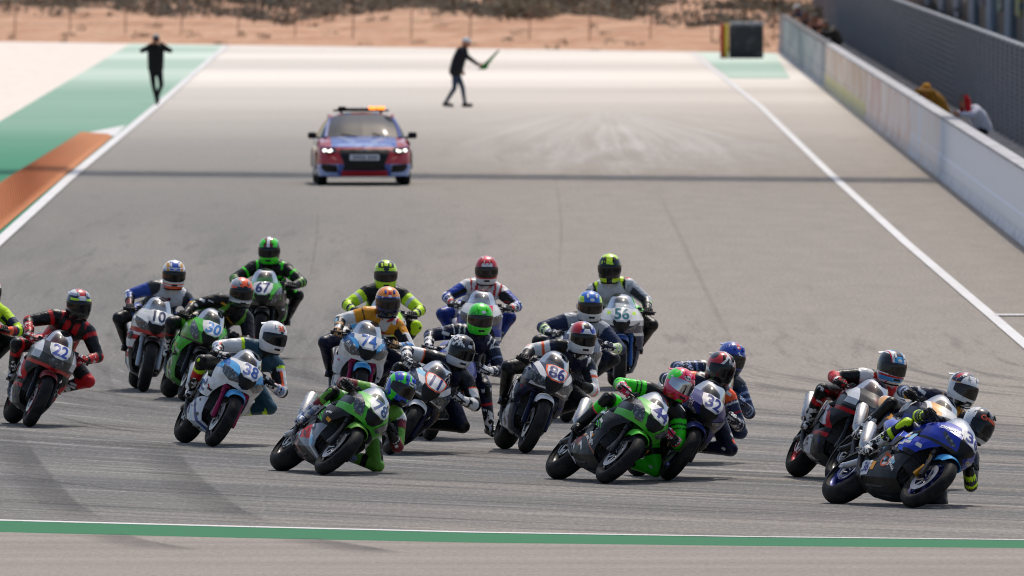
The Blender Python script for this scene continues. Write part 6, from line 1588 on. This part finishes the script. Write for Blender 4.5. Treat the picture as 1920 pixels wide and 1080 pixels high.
# the photographer walks towards us beside the track, camera raised to his face
photog, PM = walker('man in black walking along the track edge with a camera held to his face', (292, 197), (0.1, -1, 0),
    dict(pel=(0, 0, .92), chest=(.0, 0, 1.20), neck=(.02, 0, 1.48), head=(.05, 0, 1.655), elbow_l=(.14, .36, 1.36), wrist_l=(.20, .11, 1.55), elbow_r=(.14, -.36, 1.36), wrist_r=(.20, -.11, 1.53), hand_l=(.22, .06, 1.60), hand_r=(.22, -.06, 1.60),
         knee_l=(.12, .13, .50), ankle_l=(-.05, .05, .22), knee_r=(.06, -.06, .50), ankle_r=(.10, .02, .10), toe_l=(.10, .06, .12), toe_r=(.27, .01, .045), gaze=(1, 0, 0)),
    dict(base='#101114', torso=ALL('#111216'), thigh=ALL('#141519'), shin=ALL('#131418')), hair='#b8b4ae')
ph = obj('camera_body', None); ph.matrix_world = PM @ Matrix.Translation((.20, 0, 1.65)); tag(ph, 'small black camera raised to the face of the man in black', 'camera')
g = G(); g.box((0, 0, 0), (.06, .14, .10), bev=.012); g.box((0, 0, .06), (.05, .05, .03), bev=.008); obj('housing', g.mesh('housing'), flat('#0c0c0e', 0.4), ph)
g = G(); g.tube([(.03, 0, -.005), (.13, 0, -.005), (.14, 0, -.005)], [.036, .038, .034], 16); obj('lens', g.mesh('lens'), flat('#141418', 0.25), ph)
# marshals and crew behind the pit wall, leaning on it to watch
LEAN = dict(pel=(-.34, 0, .58), chest=(-.20, 0, .80), neck=(-.02, 0, .95), head=(.10, 0, 1.07), elbow_l=(.10, .24, .83), wrist_l=(.28, .10, .85), elbow_r=(.10, -.24, .83), wrist_r=(.28, -.10, .85),
            knee_l=(.02, .12, .42), ankle_l=(-.30, .12, .10), knee_r=(-.04, -.12, .40), ankle_r=(-.38, -.12, .10), gaze=(1, 0, -.1))
def marshal(label, px, style, low=0.0, **kw):
    y = kw.pop('y'); pose = {k_: (v_[0], v_[1], v_[2] - (low if k_ in ('pel', 'chest', 'neck', 'head') else 0)) for k_, v_ in LEAN.items()}; x = wx(y) + 0.62
    r_, M_ = walker(label, px, (-.75, -.55, 0), pose, style, ground_z=0.36, y=y, group='crew watching from behind the pit wall', **kw)
    r_.location = (x, y, 0.36)
def wall_y(px, dx=0.5):                                # where along the wall a thing just behind it shows at this pixel column
    y = 350.0
    for _ in range(20): y = (wx(y) + dx) * F_PX / (px - 960.0)
    return y
marshal('watcher in red hood and white jacket leaning on the white pit wall', (1808, 200), dict(base='#c8c8d4', torso=ALL('#cfcfda'), thigh=ALL('#1a1a20'), shin=ALL('#1a1a20')), y=wall_y(1806), hood='#b81c20')
marshal('watcher in ochre yellow jacket leaning on the pit wall beyond the red hood', (1734, 185), dict(base='#94691a', torso=ALL('#94691a'), thigh=ALL('#1a1a20'), shin=ALL('#1a1a20'), gloves='#94691a'), low=.19, y=wall_y(1733), hat='#b07a18')
for k, (px, cap_, top_) in enumerate(((1492, '#d8d8d6', '#3a2f48'), (1508, None, '#6a4f48'), (1524, None, '#8a5a4a'), (1545, None, '#4a4640'))):
    marshal(['spectator in white cap and plum jacket behind the far pit wall', 'bareheaded spectator in brown jacket behind the far pit wall', 'bareheaded spectator in rust red jacket behind the far pit wall', 'bareheaded spectator in olive grey jacket behind the far pit wall'][k],
            (px, 40), dict(base=top_, thigh=ALL('#22242a'), shin=ALL('#22242a')), y=wall_y(px), hat=cap_)
finish_bodies()
